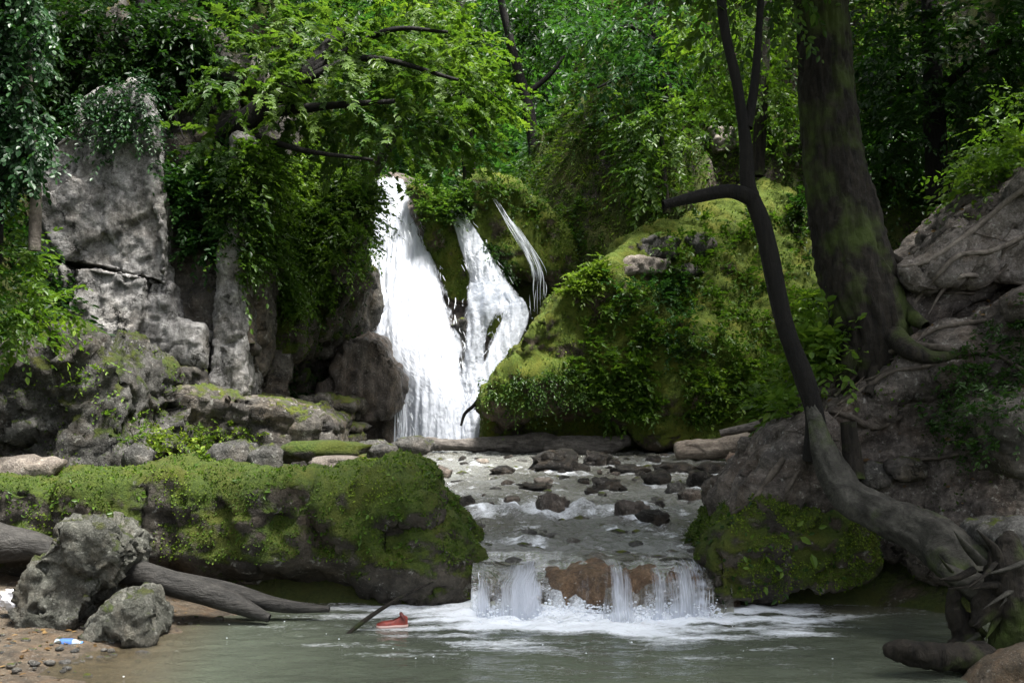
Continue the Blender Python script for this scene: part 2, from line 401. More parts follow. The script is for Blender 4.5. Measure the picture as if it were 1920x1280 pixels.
MAT['leaf_cool'] = leafmat('cool_leaf', (0.018, 0.055, 0.014), (0.040, 0.110, 0.026), (0.085, 0.19, 0.045))
MAT['ivy'] = leafmat('ivy_leaf', (0.007, 0.030, 0.008), (0.018, 0.062, 0.016), (0.045, 0.115, 0.030), trans=0.25, gloss=0.35, rough=0.42)
MAT['mossleaf'] = leafmat('moss_tuft', (0.020, 0.044, 0.006), (0.075, 0.130, 0.013), (0.22, 0.29, 0.035), trans=0.3, gloss=0.15, rough=0.6)
MAT['grass'] = leafmat('grass_blade', (0.05, 0.09, 0.012), (0.10, 0.17, 0.02), (0.18, 0.26, 0.04), trans=0.4)

def watermat(name, deep, shallow, rough=0.07, bscale=6.0, bstr=0.25, foamcol=(0.86, 0.90, 0.95), stretch=(1, 1, 1), glints=0.0):
    m, nt, nd, out = newmat(name)
    tc = nd('TexCoord').outputs['Object']; mp = nd('Mapping', {'Vector': tc, 'Scale': stretch}).outputs[0]
    fo = nd('Attribute', attribute_name='foam').outputs['Fac']; sh = nd('Attribute', attribute_name='shallow').outputs['Fac']
    n1 = noise(nd, mp, bscale, 4, 0.55, 0.6); n2 = noise(nd, mp, bscale*4.1, 3, 0.5, 0.3)
    h = math_(nd, 'ADD', n1, math_(nd, 'MULTIPLY', n2, 0.3))
    bn = nd('Bump', {'Strength': bstr, 'Distance': 0.05, 'Height': h}).outputs[0]
    col = mixc(nd, sh, deep, shallow)
    w = nd('BsdfPrincipled', {'Base Color': col, 'Roughness': rough, 'IOR': 1.33, 'Specular IOR Level': 0.5, 'Normal': bn})
    tr = nd('BsdfTransparent', {'Color': (0.80, 0.80, 0.68, 1)})
    gl = nd('BsdfGlossy', {'Color': (1, 1, 1, 1), 'Roughness': rough, 'Normal': bn})
    fr = nd('Fresnel', {'IOR': 1.33, 'Normal': bn}).outputs[0]
    clear = nd('MixShader', {0: fr, 1: tr.outputs[0], 2: gl.outputs[0]})
    body = nd('MixShader', {0: mapr(nd, sh, 0, 1, 0.0, 0.75), 1: w.outputs[0], 2: clear.outputs[0]})
    fn = noise(nd, mp, bscale*3.3, 8, 0.75, 1.2)
    ff = mapr(nd, math_(nd, 'ADD', fo, math_(nd, 'MULTIPLY', math_(nd, 'SUBTRACT', fn, 0.5), 1.9)), 0.38, 1.15)
    ff = math_(nd, 'MULTIPLY', ff, mapr(nd, fo, 0.02, 0.2))
    fm = nd('BsdfPrincipled', {'Base Color': c4(foamcol), 'Roughness': 0.55, 'Normal': bn})
    mx = nd('MixShader', {0: ff, 1: body.outputs[0], 2: fm.outputs[0]})
    nt.links.new(mx.outputs[0], out.inputs[0]); return m
MAT['pool'] = watermat('murky_pool_water', (0.078, 0.090, 0.068), (0.15, 0.125, 0.085), 0.06, 4.0, 0.25, stretch=(1, 2.2, 1))
MAT['stream'] = watermat('shallow_stream_water', (0.19, 0.20, 0.19), (0.18, 0.17, 0.14), 0.06, 9.0, 1.0, stretch=(1, 1.6, 1))
def fallmat(name, lo=0.30, hi=0.62, col=(0.68, 0.72, 0.80), across=26.0, along=5.0, edge=0.12, dens=1.0):
    m, nt, nd, out = newmat(name)
    uv = nd('UVMap').outputs[0]; mp = nd('Mapping', {'Vector': uv, 'Scale': (across, along, 1)}).outputs[0]
    a = noise(nd, mp, 1.0, 6, 0.62, 0.25)
    b = noise(nd, nd('Mapping', {'Vector': uv, 'Scale': (across*3.0, along*2.2, 1)}).outputs[0], 1.0, 4, 0.6)
    d = nd('Attribute', attribute_name='dens').outputs['Fac']
    al = mapr(nd, math_(nd, 'ADD', math_(nd, 'ADD', math_(nd, 'MULTIPLY', a, 0.7), math_(nd, 'MULTIPLY', b, 0.3)), math_(nd, 'SUBTRACT', math_(nd, 'MULTIPLY', d, dens), 0.5)), lo, hi)
    bn = nd('Bump', {'Strength': 0.5, 'Distance': 0.06, 'Height': math_(nd, 'ADD', a, math_(nd, 'MULTIPLY', b, 0.5))}).outputs[0]
    p = nd('BsdfPrincipled', {'Base Color': c4(col), 'Roughness': 0.5, 'Normal': bn, 'Specular IOR Level': 0.3})
    t = nd('BsdfTranslucent', {'Color': c4(col), 'Normal': bn})
    pm = nd('MixShader', {0: 0.4, 1: p.outputs[0], 2: t.outputs[0]})
    mx = nd('MixShader', {0: al, 1: nd('BsdfTransparent').outputs[0], 2: pm.outputs[0]})
    nt.links.new(mx.outputs[0], out.inputs[0]); return m
MAT['fall'] = fallmat('falling_white_water', .40, .95)
MAT['veil'] = fallmat('thin_water_veil', 0.42, 0.80, across=40, along=1.2)
MAT['drop'] = plainmat('water_drops', (0.78, 0.82, 0.88), 0.3, 0.0)

# ------------------------------------------------------------------ foliage builders
def leaf_shape(kind):
    if kind == 'oval':
        V = [(0, 0, 0), (.30, .24, .05), (.68, .20, .02), (1, 0, -.10), (.68, -.20, .02), (.30, -.24, .05)]
        return np.array(V), np.array([(0, 5, 4, 3), (0, 3, 2, 1)])
    if kind == 'blade':
        V = [(0, 0.05, 0), (.45, .07, .10), (1, 0, -.12), (.45, -.07, .10), (0, -.05, 0), (.45, 0, .07)]
        return np.array(V), np.array([(0, 4, 3, 5), (0, 5, 3, 1), (1, 3, 2, 2)])[:, :4]
    if kind == 'maple':
        V = [(0, 0, 0), (.05, .30, .02), (.30, .52, -.05), (.42, .26, .03), (.75, .36, -.04), (.70, .12, .03), (1.05, 0, -.12),
             (.70, -.12, .03), (.75, -.36, -.04), (.42, -.26, .03), (.30, -.52, -.05), (.05, -.30, .02)]
        return np.array(V), np.array([(0, 3, 2, 1), (0, 5, 4, 3), (0, 7, 6, 5), (0, 9, 8, 7), (0, 11, 10, 9)])
    if kind == 'tuft':
        V = [(0, .12, 0), (.6, .3, .12), (1, 0, 0), (.5, -.28, -.05)]
        return np.array(V), np.array([(0, 3, 2, 1)])
def leaves(pos, d, nrm, size, rnd, kind='oval', wide=1.0):
    T, F = leaf_shape(kind)
    d = unit(d); s = unit(np.cross(nrm, d)); n = np.cross(d, s); k = len(T); sz = np.asarray(size)[:, None, None]
    V = pos[:, None, :]+sz*(T[None, :, 0:1]*d[:, None, :]+wide*T[None, :, 1:2]*s[:, None, :]+T[None, :, 2:3]*n[:, None, :])
    FF = (np.arange(len(pos))[:, None, None]*k+F[None]).reshape(-1, F.shape[1])
    return V.reshape(-1, 3), FF, np.repeat(np.clip(rnd, 0, 1), k)
def rv(n, s=1.0): return RS.normal(size=(n, 3))*s
def sprays(O, D, L, m=12, ls=0.1, droop=0.25, kind='oval', up=None, flat=0.25, base=0.0, cluster=0.5, wide=1.0):
    """flat leafy shoots: O origin, D direction, L length; m leaves each, set in two ranks"""
    n = len(O); D = unit(D); L = np.broadcast_to(np.asarray(L, float), (n,))
    up = np.array([0, 0, 1.0]) if up is None else up
    U = unit(np.broadcast_to(up, (n, 3))+rv(n, flat)); S = unit(np.cross(U, D)); U = np.cross(D, S)
    t = np.linspace(0.12, 1.0, m)[None, :]+RS.uniform(-.04, .04, (n, m))
    side = np.where(np.arange(m) % 2 == 0, 1.0, -1.0)[None, :]*np.ones((n, 1)); side[:, -1] = RS.uniform(-.3, .3, n)
    pos = O[:, None, :]+D[:, None, :]*(L[:, None]*t)[..., None]; pos[..., 2] -= (droop*L[:, None]*t**2)
    w = RS.uniform(.35, .9, (n, m))
    ld = D[:, None, :]*(1-w*0.6)[..., None]+S[:, None, :]*(side*w)[..., None]+rv(n*m, .22).reshape(n, m, 3); ld[..., 2] -= droop*0.9
    ln = U[:, None, :]+rv(n*m, .32).reshape(n, m, 3)
    sz = ls*RS.uniform(.65, 1.25, (n, m))*(1-0.25*np.abs(t-0.5))
    sz = sz*RS.uniform(.75, 1.3, (n, 1))
    r = base+.35*fbm(O*.55+3.3, 2)[:, None]+cluster*RS.uniform(0, 1, (n, 1))+(1-cluster)*RS.uniform(0, 1, (n, m))
    return leaves(pos.reshape(-1, 3), ld.reshape(-1, 3), ln.reshape(-1, 3), sz.ravel(), r.ravel(), kind, wide)
def cat(parts):
    Vs, Fs, Rs_, k = [], [], [], 0
    for V, F, R in parts: Vs.append(V); Fs.append(F+k); Rs_.append(R); k += len(V)
    return np.concatenate(Vs), np.concatenate(Fs), np.concatenate(Rs_)
def blob_sprays(blobs, per, L, m, ls, kind='oval', tier=0.35, droop=0.3, base=0.0, shell=0.45, cluster=0.5, wide=1.0):
    """blobs: (u, v, y, ru_px, rv_px, ry_m); leafy shoots in flat tiers through each ellipsoid"""
    out = []
    for (u, v, y, ru, rw, ry) in blobs:
        c = P(u, v, y); r = np.array([ru/FPX*y, ry, rw/FPX*y])
        n = max(4, int(per*(r[0]*r[2]+r[0]*ry+ry*r[2])/3*2.2))
        q = unit(rv(n))*RS.uniform(shell, 1.0, n)[:, None]**0.7
        O = c+q*r*0.92
        if tier > 0:
            jit = O[:, 2]+0.12*np.sin(O[:, 0]*2.1+O[:, 1])
            O[:, 2] = O[:, 2]+(np.round(jit/tier)*tier-jit)*0.7
        D = q*np.array([1, 1, 0.35])+rv(n, .45); D[:, 2] -= 0.12
        out.append(sprays(O, D, L*RS.uniform(.6, 1.3, n), m, ls, droop, kind, base=base, cluster=cluster, wide=wide))
    return cat(out)
def foliage(name, data, mat, parent=None, **tags):
    V, F, R = data
    return mesh_obj(name, V, F, mat, parent=parent, attrs={'rnd': R}, smooth=False, **tags)
def surf(V, F, n, accept=None):
    a = V[F[:, 0]]; b = V[F[:, 1]]; c = V[F[:, 2]]; d = V[F[:, -1]]
    fn = np.cross(c-a, d-b); ar = np.linalg.norm(fn, axis=1); fn = fn/(ar[:, None]+1e-12)
    i = RS.choice(len(F), n, p=ar/ar.sum()); s, t = RS.uniform(size=(2, n, 1))
    p = (a[i]*(1-s)+b[i]*s)*(1-t)+(d[i]*(1-s)+c[i]*s)*t
    nn = fn[i]
    if accept is not None:
        k = accept(p, nn); p, nn = p[k], nn[k]
    return p, nn
def tufts(V, F, n, size, accept=None, kind='tuft', down=0.35, base=0.0, lift=0.0, wide=1.0):
    p, nn = surf(V, F, n, accept); m = len(p)
    d = nn*0.7+rv(m, .55); d[:, 2] -= down
    big = np.clip(0.5+0.7*fbm(p*1.7, 3), 0, 1)
    r = base+0.5*big+0.5*RS.uniform(0, 1, m)
    return leaves(p+nn*lift, d, nn+rv(m, .3), size*RS.uniform(.5, 1.4, m), r, kind, wide)
def in_poly(pts, poly):
    x, y = pts[:, 0], pts[:, 1]; ins = np.zeros(len(pts), bool); n = len(poly); j = n-1
    for i in range(n):
        xi, yi = poly[i]; xj, yj = poly[j]
        c = ((yi > y) != (yj > y)) & (x < (xj-xi)*(y-yi)/(yj-yi+1e-9)+xi); ins ^= c; j = i
    return ins
def uv_of(p): return np.stack([960+p[:, 0]/p[:, 1]*FPX, VHZ-(p[:, 2]-CAMZ)/p[:, 1]*FPX], 1)
def facing(p, n): return (n*(p-np.array([0, 0, CAMZ]))).sum(1) < 0.4

#=SETTING=
# ------------------------------------------------------------------ the setting: terrain
LX = ([0, 5.5, 6.5, 7.4, 8.4, 8.8, 12, 15, 18, 19.5, 20.5, 23, 26, 35, 70], [-3, -2.75, -2.8, -2.7, -2.6, -0.45, -0.95, -1.6, -2.2, -2.6, -3.0, -2.6, -2.6, -2.6, -4])
RX = ([0, 5.5, 6.5, 7.4, 8.0, 8.5, 9.2, 12, 17, 19.5, 20.5, 23, 26, 35, 70], [4, 3.3, 3.3, 3.2, 3.0, 2.7, 2.5, 3.2, 4.7, 4.6, 0.6, 0.4, -0.2, 0.2, 2])
CLX = ([0, 5, 8, 11, 14, 17, 19.5, 21.5, 26, 35, 70], [-5, -4.2, -4.6, -5.4, -5.2, -4.6, -3.2, -2.9, -3.0, -3.2, -6])
FZ = ([0, 7.4, 8.1, 8.4, 11, 14, 18.7, 20.3, 21, 22.6, 23.5, 30, 40, 70], [-0.5, -0.45, 0.0, 0.16, 0.34, 0.44, 0.52, 0.5, 2.0, 5.9, 6.2, 7.2, 9.5, 16])
SURF_Z = lambda y: np.interp(y, [8.2, 9.5, 10.4, 10.9, 14, 18.7, 20.5], [0.345, 0.365, 0.40, 0.475, 0.56, 0.65, 0.66])
def terrain_z(x, y):
    xl, xr, xc, zf = (np.interp(y, *t) for t in (LX, RX, CLX, FZ))
    z = zf.copy()
    left = sstep(0.0, 0.6, xl-x); bench = np.interp(y, [8.8, 9.5, 12, 18, 20.5, 21.5], [-0.45, 0.82, 0.88, 0.86, 1.2, 6.0])
    shore = np.where(y < 7.4, np.clip((xl-x)*0.03, 0, 1.2)+0.02*left, 0)
    z = np.where(x < xl, np.where(y < 9.5, z*(1-left)+np.maximum(bench, -.45)*left, np.maximum(z, z*(1-left)+bench*left))+shore, z)
    z = z+np.clip(xc-x, 0, 9)*np.interp(y, [0, 9, 12, 20, 30, 70], [0.8, 1.4, 1.6, 1.9, 1.6, 1.0])
    rd = np.clip(x-xr, 0, 14)
    z = z+rd*np.interp(y, [0, 6, 9, 14, 18, 21, 25, 35, 70], [0.35, 0.5, 0.95, 0.95, 1.05, 1.55, 1.75, 1.5, 1.0])
    bw = np.clip(y-36, 0, 40)*0.55
    return z+bw
gx = np.concatenate([np.arange(-16, -7, .3), np.arange(-7, 9, .11), np.arange(9, 19.1, .3)])
gy = np.concatenate([np.arange(-4, 5, .4), np.arange(5, 26, .11), np.arange(26, 62, .35)])
X, Y = np.meshgrid(gx, gy); xx, yy = X.ravel(), Y.ravel()
Z = terrain_z(xx, yy); p3 = np.stack([xx, yy, Z*0.5], 1)
steep = sstep(0.5, 3.0, Z-np.interp(yy, *FZ))
Z = Z+fbm(p3*0.55, 5)*0.7*steep+facets(.9, .3, .6)(p3)*steep+fbm(p3*2.1, 4)*(0.05+0.15*steep)
GV = np.stack([xx+fbm(p3*0.8+40, 3)*0.25*steep, yy+fbm(p3*0.8+80, 3)*0.35*steep, Z], 1)
nx = len(gx); ii = (np.arange(len(gy)-1)[:, None]*nx+np.arange(nx-1)[None, :]).ravel()
GF = np.stack([ii, ii+1, ii+1+nx, ii+nx], 1)
mesh_obj('ground', GV, GF, MAT['ground'], origin=(0, 0, 0), kind='structure', label='steep forested gorge floor and slopes of soil and moss')
solid(GV, GF)

# ------------------------------------------------------------------ rock masses
def rock(name, V, F, mat, label, cat_='rock', group=None, keep=True):
    o = mesh_obj(name, V, F, MAT[mat], label=label, cat=cat_, group=group)
    if keep: solid(V, F)
    return o
# tall grey limestone cliff on the left, split into its own slabs
cl = thing('limestone_cliff', P(200, 845, 14.5), 'tall pale grey limestone cliff with dark cracks at left', 'cliff')
def cliff_part(name, polys, mat, vox=0.034, sm=1, extra=(), label=None, big=1.0):
    V, F = lump(polys, vox, sm, [nz(0.8, 0.04*big), facets(1.3, .065*big, .9, sz=.6, off=4), facets(3.4, .024, .9, sz=.7), facets(8, .014, .8), nz(12, 0.008)]+list(extra))
    o = mesh_obj(name, V, F, MAT[mat], parent=cl, label=label); solid(V, F); return V, F
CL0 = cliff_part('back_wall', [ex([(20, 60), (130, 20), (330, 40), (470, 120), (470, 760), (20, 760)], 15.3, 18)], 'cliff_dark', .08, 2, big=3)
CL1 = cliff_part('upper_slab', [ex([(66, 497), (70, 330), (95, 268), (128, 232), (140, 185), (185, 158), (240, 150), (275, 178), (292, 240), (300, 330), (309, 532), (235, 511), (165, 498), (110, 492)], 14.2, 16.5, dx=-0.3),
                 ], 'cliff')
CL2 = cliff_part('lower_slab', [ex([(136, 499), (165, 497), (235, 510), (274, 518), (266, 585), (250, 650), (243, 662), (190, 648), (126, 637), (118, 590), (134, 560)], 14.1, 16.2)], 'cliff')
cliff_part('narrow_block', [ex([(111, 491), (134, 500), (132, 555), (112, 562)], 14.15, 15.8)], 'cliff', 0.03)
cliff_part('corner_block', [ex([(58, 500), (109, 495), (110, 560), (122, 604), (116, 640), (70, 610), (60, 560)], 14.2, 16)], 'cliff', 0.04)
cliff_part('right_slab', [ex([(276, 520), (312, 530), (322, 600), (372, 612), (376, 692), (300, 676), (246, 662), (254, 640), (268, 588)], 14.25, 16.5)], 'cliff', extra=[strata(3.0, 0.02, 0.1)])
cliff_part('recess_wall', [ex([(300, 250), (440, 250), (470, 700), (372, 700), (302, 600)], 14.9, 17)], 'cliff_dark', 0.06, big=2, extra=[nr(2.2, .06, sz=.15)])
cliff_part('ledge_block', [ex([(205, 656), (258, 668), (260, 708), (212, 700)], 13.9, 15.5)], 'cliff_dark', 0.03)
cliff_part('ledge_block', [ex([(290, 682), (370, 694), (374, 730), (292, 722)], 14.1, 15.8)], 'cliff_dark', 0.03)
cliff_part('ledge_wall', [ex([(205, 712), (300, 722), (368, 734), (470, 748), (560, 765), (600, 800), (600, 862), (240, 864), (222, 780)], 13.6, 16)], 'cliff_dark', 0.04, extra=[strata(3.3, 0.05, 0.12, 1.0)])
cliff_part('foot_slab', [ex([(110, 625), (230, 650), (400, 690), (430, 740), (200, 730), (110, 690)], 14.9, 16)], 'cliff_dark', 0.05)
# pale fluted flowstone
V, F = lump([ex([(442, 255), (468, 262), (464, 380), (442, 430), (432, 520), (442, 600), (446, 740), (392, 742), (402, 640), (414, 560), (416, 470), (436, 390)], 14.55, 15.6)], .028, 3, [nz(1.2, .05), nr(3.2, .055, sz=.18), nr(8, .02, sz=.3), facets(4, .018), nz(12, .012)])
mesh_obj('flowstone_column', V, F, MAT['cliff'], label='thin pale fluted column of flowstone right of the cliff', cat='rock column'); solid(V, F)
# boulder bank under the bright shrub at the left edge
V, F = lump([ex([(-60, 660), (40, 640), (130, 640), (205, 690), (235, 780), (258, 870), (180, 900), (-60, 900)], 10.6, 12.5, s=0.9), ex([(120, 700, .2), (190, 730, .2), (250, 850), (230, 880), (120, 880)], 10.4, 12)], 0.045, 6,
            [nz(0.9, .13), facets(1.5, .11, .9), facets(4, .05, .9), facets(10, .018, .8), nz(14, .008)])
BB = (V, F); rock('weathered_outcrop', V, F, 'outcrop', 'weathered grey outcrop with moss streaks below the bright shrub', 'rock')
# rock wall behind the shrubs, left of the fall
V, F = lump([ex([(420, 200), (560, 200), (640, 320), (650, 470), (650, 560), (610, 640), (580, 700), (550, 760), (430, 750)], 18.0, 23.5, dx=-.5), ex([(440, 250, .6), (640, 300, .6), (645, 500), (560, 560), (430, 560)], 17.3, 20)], 0.07, 5, [nz(0.6, .3), facets(1.2, .15, .6), nr(1.6, .08), nz(5, .05)])
LW = (V, F); rock('rock_wall', V, F, 'mossrock', 'shrub covered rock wall on the left side of the waterfall', 'rock wall')
V, F = lump([ex([(440, 590), (470, 540), (530, 540), (570, 590), (560, 660), (500, 690), (450, 665)], 16.6, 18.5, s=.8)], 0.05, 10, [nz(1.1, .14), nr(2.5, .05, sz=.4), nz(7, .03)])
MB1 = (V, F); rock('mossy_bulge', V, F, 'mossrock', 'rounded dark mossy bulge of rock hanging above the ledges')
V, F = lump([ex([(560, 560), (640, 480), (680, 490), (688, 550), (655, 615), (590, 690), (555, 650)], 18.8, 20.5)], 0.06, 8, [nz(1.0, .15), facets(1.5, .05), nr(2.5, .04, sz=.4), nz(8, .02)])
MB2 = (V, F); rock('grey_green_bulge', V, F, 'cliff_dark', 'smooth grey green rock bulge touching the left edge of the waterfall')
# wet dome at the foot of the fall
V, F = lump([ex([(570, 760), (615, 690), (660, 632), (705, 630), (738, 690), (748, 735), (735, 775), (690, 790), (600, 775)], 18.6, 20.8, s=.85), ex([(655, 750, .6), (735, 750, .6), (730, 835, .6), (650, 835, .6)], 18.8, 20.5)], 0.05, 8, [nz(1.0, .12), facets(1.8, .06, .6), nr(3.4, .05, sz=.35), nz(9, .02)])
WD = (V, F); rock('wet_dome_rock', V, F, 'wet', 'wet brown dome shaped rock beside the foot of the waterfall')
# layered shelves between ledge wall and dome
for k, (a, b, c, d, yy0) in enumerate([(470, 640, 770, 790, 16.6), (500, 665, 792, 808, 16.3), (430, 660, 810, 836, 15.8), (560, 660, 745, 768, 17.2)]):
    V, F = lump([ex([(a, c), (b, c+8), (b+4, d), (a+5, d)], yy0, yy0+1.8)], 0.035, 3, [nz(1.4, .06), facets(2.5, .05, .5), facets(7, .015), nz(9, .012)])
    rock('rock_shelf', V, F, 'cliff_dark', ['thin dark rock shelf, upper of the shelves left of the wet dome', 'thin dark rock shelf in the middle of the stack left of the dome',
         'broad lowest rock shelf above the mossy foreground ledge', 'short rock shelf tucked directly under the shrub covered wall'][k], 'rock shelf', 'layered rock shelves')
# tufa mass the water runs over, and its mossy right shoulder
V, F = lump([ex([(690, 340), (760, 338), (830, 370), (880, 400), (930, 540), (985, 590), (960, 660), (900, 760), (885, 850), (740, 850), (700, 640), (680, 560), (700, 440)], 23.0, 25.5),
             ex([(680, 338, 0), (765, 338, 0), (830, 470, -.6), (900, 560, -1.0), (990, 585, -1.1), (950, 680, -1.5), (905, 760, -1.9), (900, 850, -2.1), (725, 850, -2.1), (690, 720, -1.8), (650, 620, -1.4), (672, 520, -.9)], 22.6, 24.5)], 0.08, 8, [nz(0.7, .2), nr(1.5, .08, sz=.4), nz(4, .03)])
TF = (V, F); rock('waterfall_rock', V, F, 'wet', 'steep wet rock face that the waterfall slides over', 'rock face')
V, F = lump([ex([(845, 385), (870, 345), (905, 328), (965, 345), (1025, 390), (1060, 440), (1082, 505), (1062, 545), (1025, 520), (985, 505), (940, 500), (930, 560), (900, 510)], 21.3, 24.5, s=.9),
             ex([(1020, 480), (1085, 490), (1070, 560), (1022, 580)], 21.6, 24)], 0.06, 5, [nz(0.7, .16), nr(1.6, .10, sz=.4), nr(4, .035, sz=.4), nz(8, .03)])
SH = (V, F); rock('mossy_shoulder', V, F, 'tufa', 'olive mossy tufa shoulder right of the waterfall top', 'mossy rock')
V, F = lump([ex([(762, 345, .3), (800, 362, .2), (846, 398), (862, 470, -.1), (880, 545, -.2), (880, 570, -.2), (846, 565, -.1), (820, 490, .1), (786, 410, .3)], 21.3, 23.5)], 0.06, 6, [nz(.9, .12), nr(1.8, .05, sz=.5)])
RB = (V, F); rock('mossy_rib', V, F, 'tufa', 'narrow mossy rock rib between the two white falls', 'mossy rock')
V, F = lump([ex([(846, 610), (868, 596), (884, 620), (882, 670), (872, 700), (858, 660)], 20.5, 22)], .04, 4, [nz(1.5, .06), facets(2.5, .05), nz(8, .02)])
rock('grey_wet_rock', V, F, 'rock', 'bare grey wet rock between the two white falls', keep=False)
V, F = lump([ex([(912, 600), (930, 582), (948, 590), (945, 620), (925, 640), (912, 630)], 20.7, 21.6)], 0.03, 6, [nz(2, .03)])
rock('split_stone', V, F, 'tufa', 'small oval stone splitting the middle fall in two', keep=False)
# big mossy hump right of the plunge
V, F = lump([ex([(915, 765), (955, 690), (1015, 605), (1070, 555, .2), (1135, 505, .5), (1190, 455, 1.0), (1260, 420, 1.6), (1340, 385, 2.3), (1450, 350, 3.0), (1620, 320, 3.6), (1700, 600, 1.5), (1640, 850), (1300, 850), (1200, 830, .4), (1090, 745, .3), (950, 790, .3)], 17.6, 24, s=1.0),
             ex([(920, 770, .9), (1100, 740, .9), (1240, 760, .9), (1240, 850, .9), (910, 850, .9)], 17.8, 21)], 0.05, 7, [nz(0.55, .22), nr(1.1, .08, off=7), nr(3, .035, sz=.6), nz(6, .03), nz(14, .012)])
HU = (V, F); rock('mossy_hump', V, F, 'tufa', 'large rounded olive green mossy hump right of the waterfall', 'mossy rock')
# broken pale stones on top of the hump
k = 0
for (a, b, y0) in [([(1195, 455), (1225, 440), (1275, 450), (1270, 480), (1205, 482)], 17.9, 0), ([(1150, 490), (1200, 478), (1260, 486), (1250, 512), (1165, 515)], 17.6, 1), ([(1285, 445), (1320, 432), (1345, 455), (1320, 478)], 18.2, 2),
                   ([(1255, 500), (1300, 492), (1325, 512), (1270, 522)], 17.5, 3), ([(1330, 235), (1385, 240), (1390, 275), (1345, 285)], 22.0, 4), ([(1655, 312), (1680, 305), (1685, 325), (1660, 335)], 15.5, 5)]:
    b = hit(sum(q[0] for q in a)/len(a), max(q[1] for q in a)-4)[0][1]-.12
    V, F = lump([ex(a, b, b+.8, s=.8)], 0.035, 4, [nz(2, .05), nr(4, .03), cracks(3, .03, .1)])
    rock('outcrop_stone', V, F, 'rock' if k not in (1, 4) else 'pale', ['blocky grey stone on the crest of the mossy hump', 'flat pale stone lying on the crest of the mossy hump', 'small grey stone at the right end of the hump crest',
         'low stone half buried below the hump crest', 'pale stone showing high on the wooded slope', 'brown stone on the slope right of the big trunk'][k], 'stone', 'stones on the slope'); k += 1

# mossy ledge in the left foreground
V, F = lump([ex([(-120, 925), (60, 912), (180, 908), (270, 890), (330, 888), (390, 906), (560, 908), (690, 896), (745, 884), (770, 892), (805, 945), (850, 990), (885, 1060), (885, 1120), (850, 1160), (-120, 1160)], 8.1, 10.2, dx=-.15, dz=-0.16),
             ex([(340, 926, -.08), (560, 920, -.08), (600, 1080, -.12), (350, 1090, -.1)], 8.1, 9.2), ex([(600, 916, -.1), (745, 904, -.1), (870, 1060, -.2), (860, 1120, -.1), (610, 1100, -.1)], 8.1, 9.5)], 0.035, 7,
            [nz(1.1, .11), facets(1.6, .04, .5), nr(2.0, .06, sz=.6), nr(5, .03), nz(9, .025), nz(20, .010, 2)],
            post=lambda V: V+np.stack([0*V[:, 0], (.12+.26*sstep(-.9, -1.6, V[:, 0]))*sstep(0.42, 0.02, V[:, 2])*(V[:, 1] < 9), 0*V[:, 0]], 1))
ML = (V, F); rock('mossy_ledge', V, F, 'mossrock', 'long low rock ledge thick with green moss, left foreground', 'mossy rock')
# travertine sill of the small cascade
def lipz(x): return .075*fbm(np.stack([x*1.5, x*0+1.7, x*0], 1), 3)-.05*np.exp(-((x-.08)/.25)**2)
def lip(x): return .16*fbm(np.stack([x*1.3, x*0+4.4, x*0], 1), 3)+.05*fbm(np.stack([x*6, x*0+8.4, x*0], 1), 2)
V, F = lump([ex([(890, 1084), (960, 1074), (1060, 1070), (1180, 1066), (1300, 1070), (1370, 1080), (1372, 1190), (890, 1190)], 8.05, 9.2), ex([(1030, 1086, -.08), (1100, 1074, -.1), (1330, 1078, -.08), (1335, 1180, -.2), (1050, 1180, -.18)], 8.05, 8.8)], 0.025, 12, [nz(1.5, .05, sz=.5), nr(3, .04, sz=.3), nz(9, .012)], post=lambda V: V+np.stack([0*V[:, 0], lip(V[:, 0]), lipz(V[:, 0])*sstep(0, .3, V[:, 2])], 1))
SI = (V, F); rock('travertine_sill', V, F, 'cascade_rock', 'smooth orange brown rock sill under the small cascade', 'rock sill')
# mossy mound at the right end of the cascade
V, F = lump([ex([(1335, 1045), (1362, 1010), (1392, 985), (1440, 943), (1490, 946), (1530, 965), (1580, 970), (1640, 1010), (1640, 1080), (1570, 1105), (1500, 1100), (1450, 1120), (1350, 1128)], 7.85, 9.0, s=.95)], 0.03, 3, [nz(1.5, .08), nr(3, .05), nz(7, .035), nz(16, .012, 2)])
MM = (V, F); rock('mossy_mound', V, F, 'mossrock', 'dark green mossy mound at the right end of the cascade', 'mossy rock')
# right bank with its root covered crest
def slope_ridges(fr, amp, off=0.0):
    def f(V):
        a = -V[:, 0]*.80-V[:, 2]*.60; c = V[:, 0]*.60-V[:, 2]*.80
        c = c+.22*np.sin(a*1.7+off)+.25*fbm(np.stack([a, V[:, 1], c*.3], 1)*.9+off, 2)
        return amp*ridge(np.stack([a*.45, c*2.6, V[:, 1]*1.4], 1)*fr+off, 3)
    return f
V, F = lump([ex([(1390, 960), (1420, 900), (1470, 840), (1520, 775), (1580, 690), (1640, 610), (1700, 560), (1780, 470), (1850, 400), (1930, 330), (2150, 180), (2150, 1180), (1900, 1150), (1820, 1060), (1720, 1000), (1600, 1005), (1520, 990)], 8.6, 10.6, s=1.0, dx=.2),
             ex([(1500, 830, .2), (1620, 760, .1), (1760, 640, 0), (1930, 560, -.3), (2150, 500, -.5), (2150, 1190, -.9), (1880, 1160, -.6), (1740, 1080, .25), (1640, 1000, .1)], 8.1, 9.5),
             ex([(1590, 1040, .3), (1750, 1060, .3), (1790, 1150, .3), (1580, 1150, .3)], 8.4, 9.5)], 0.035, 5, [nz(0.9, .14), facets(1.1, .05, .7, off=2), slope_ridges(1.0, .085), slope_ridges(2.4, .035, 9.0), nz(5, .02), nz(14, .014)])
BK = (V, F); mesh_obj('bank', V, F, MAT['bank'], label='eroded earth bank with bare roots at right', kind='structure'); solid(V, F)
BKT = [SOLIDS[-1]]
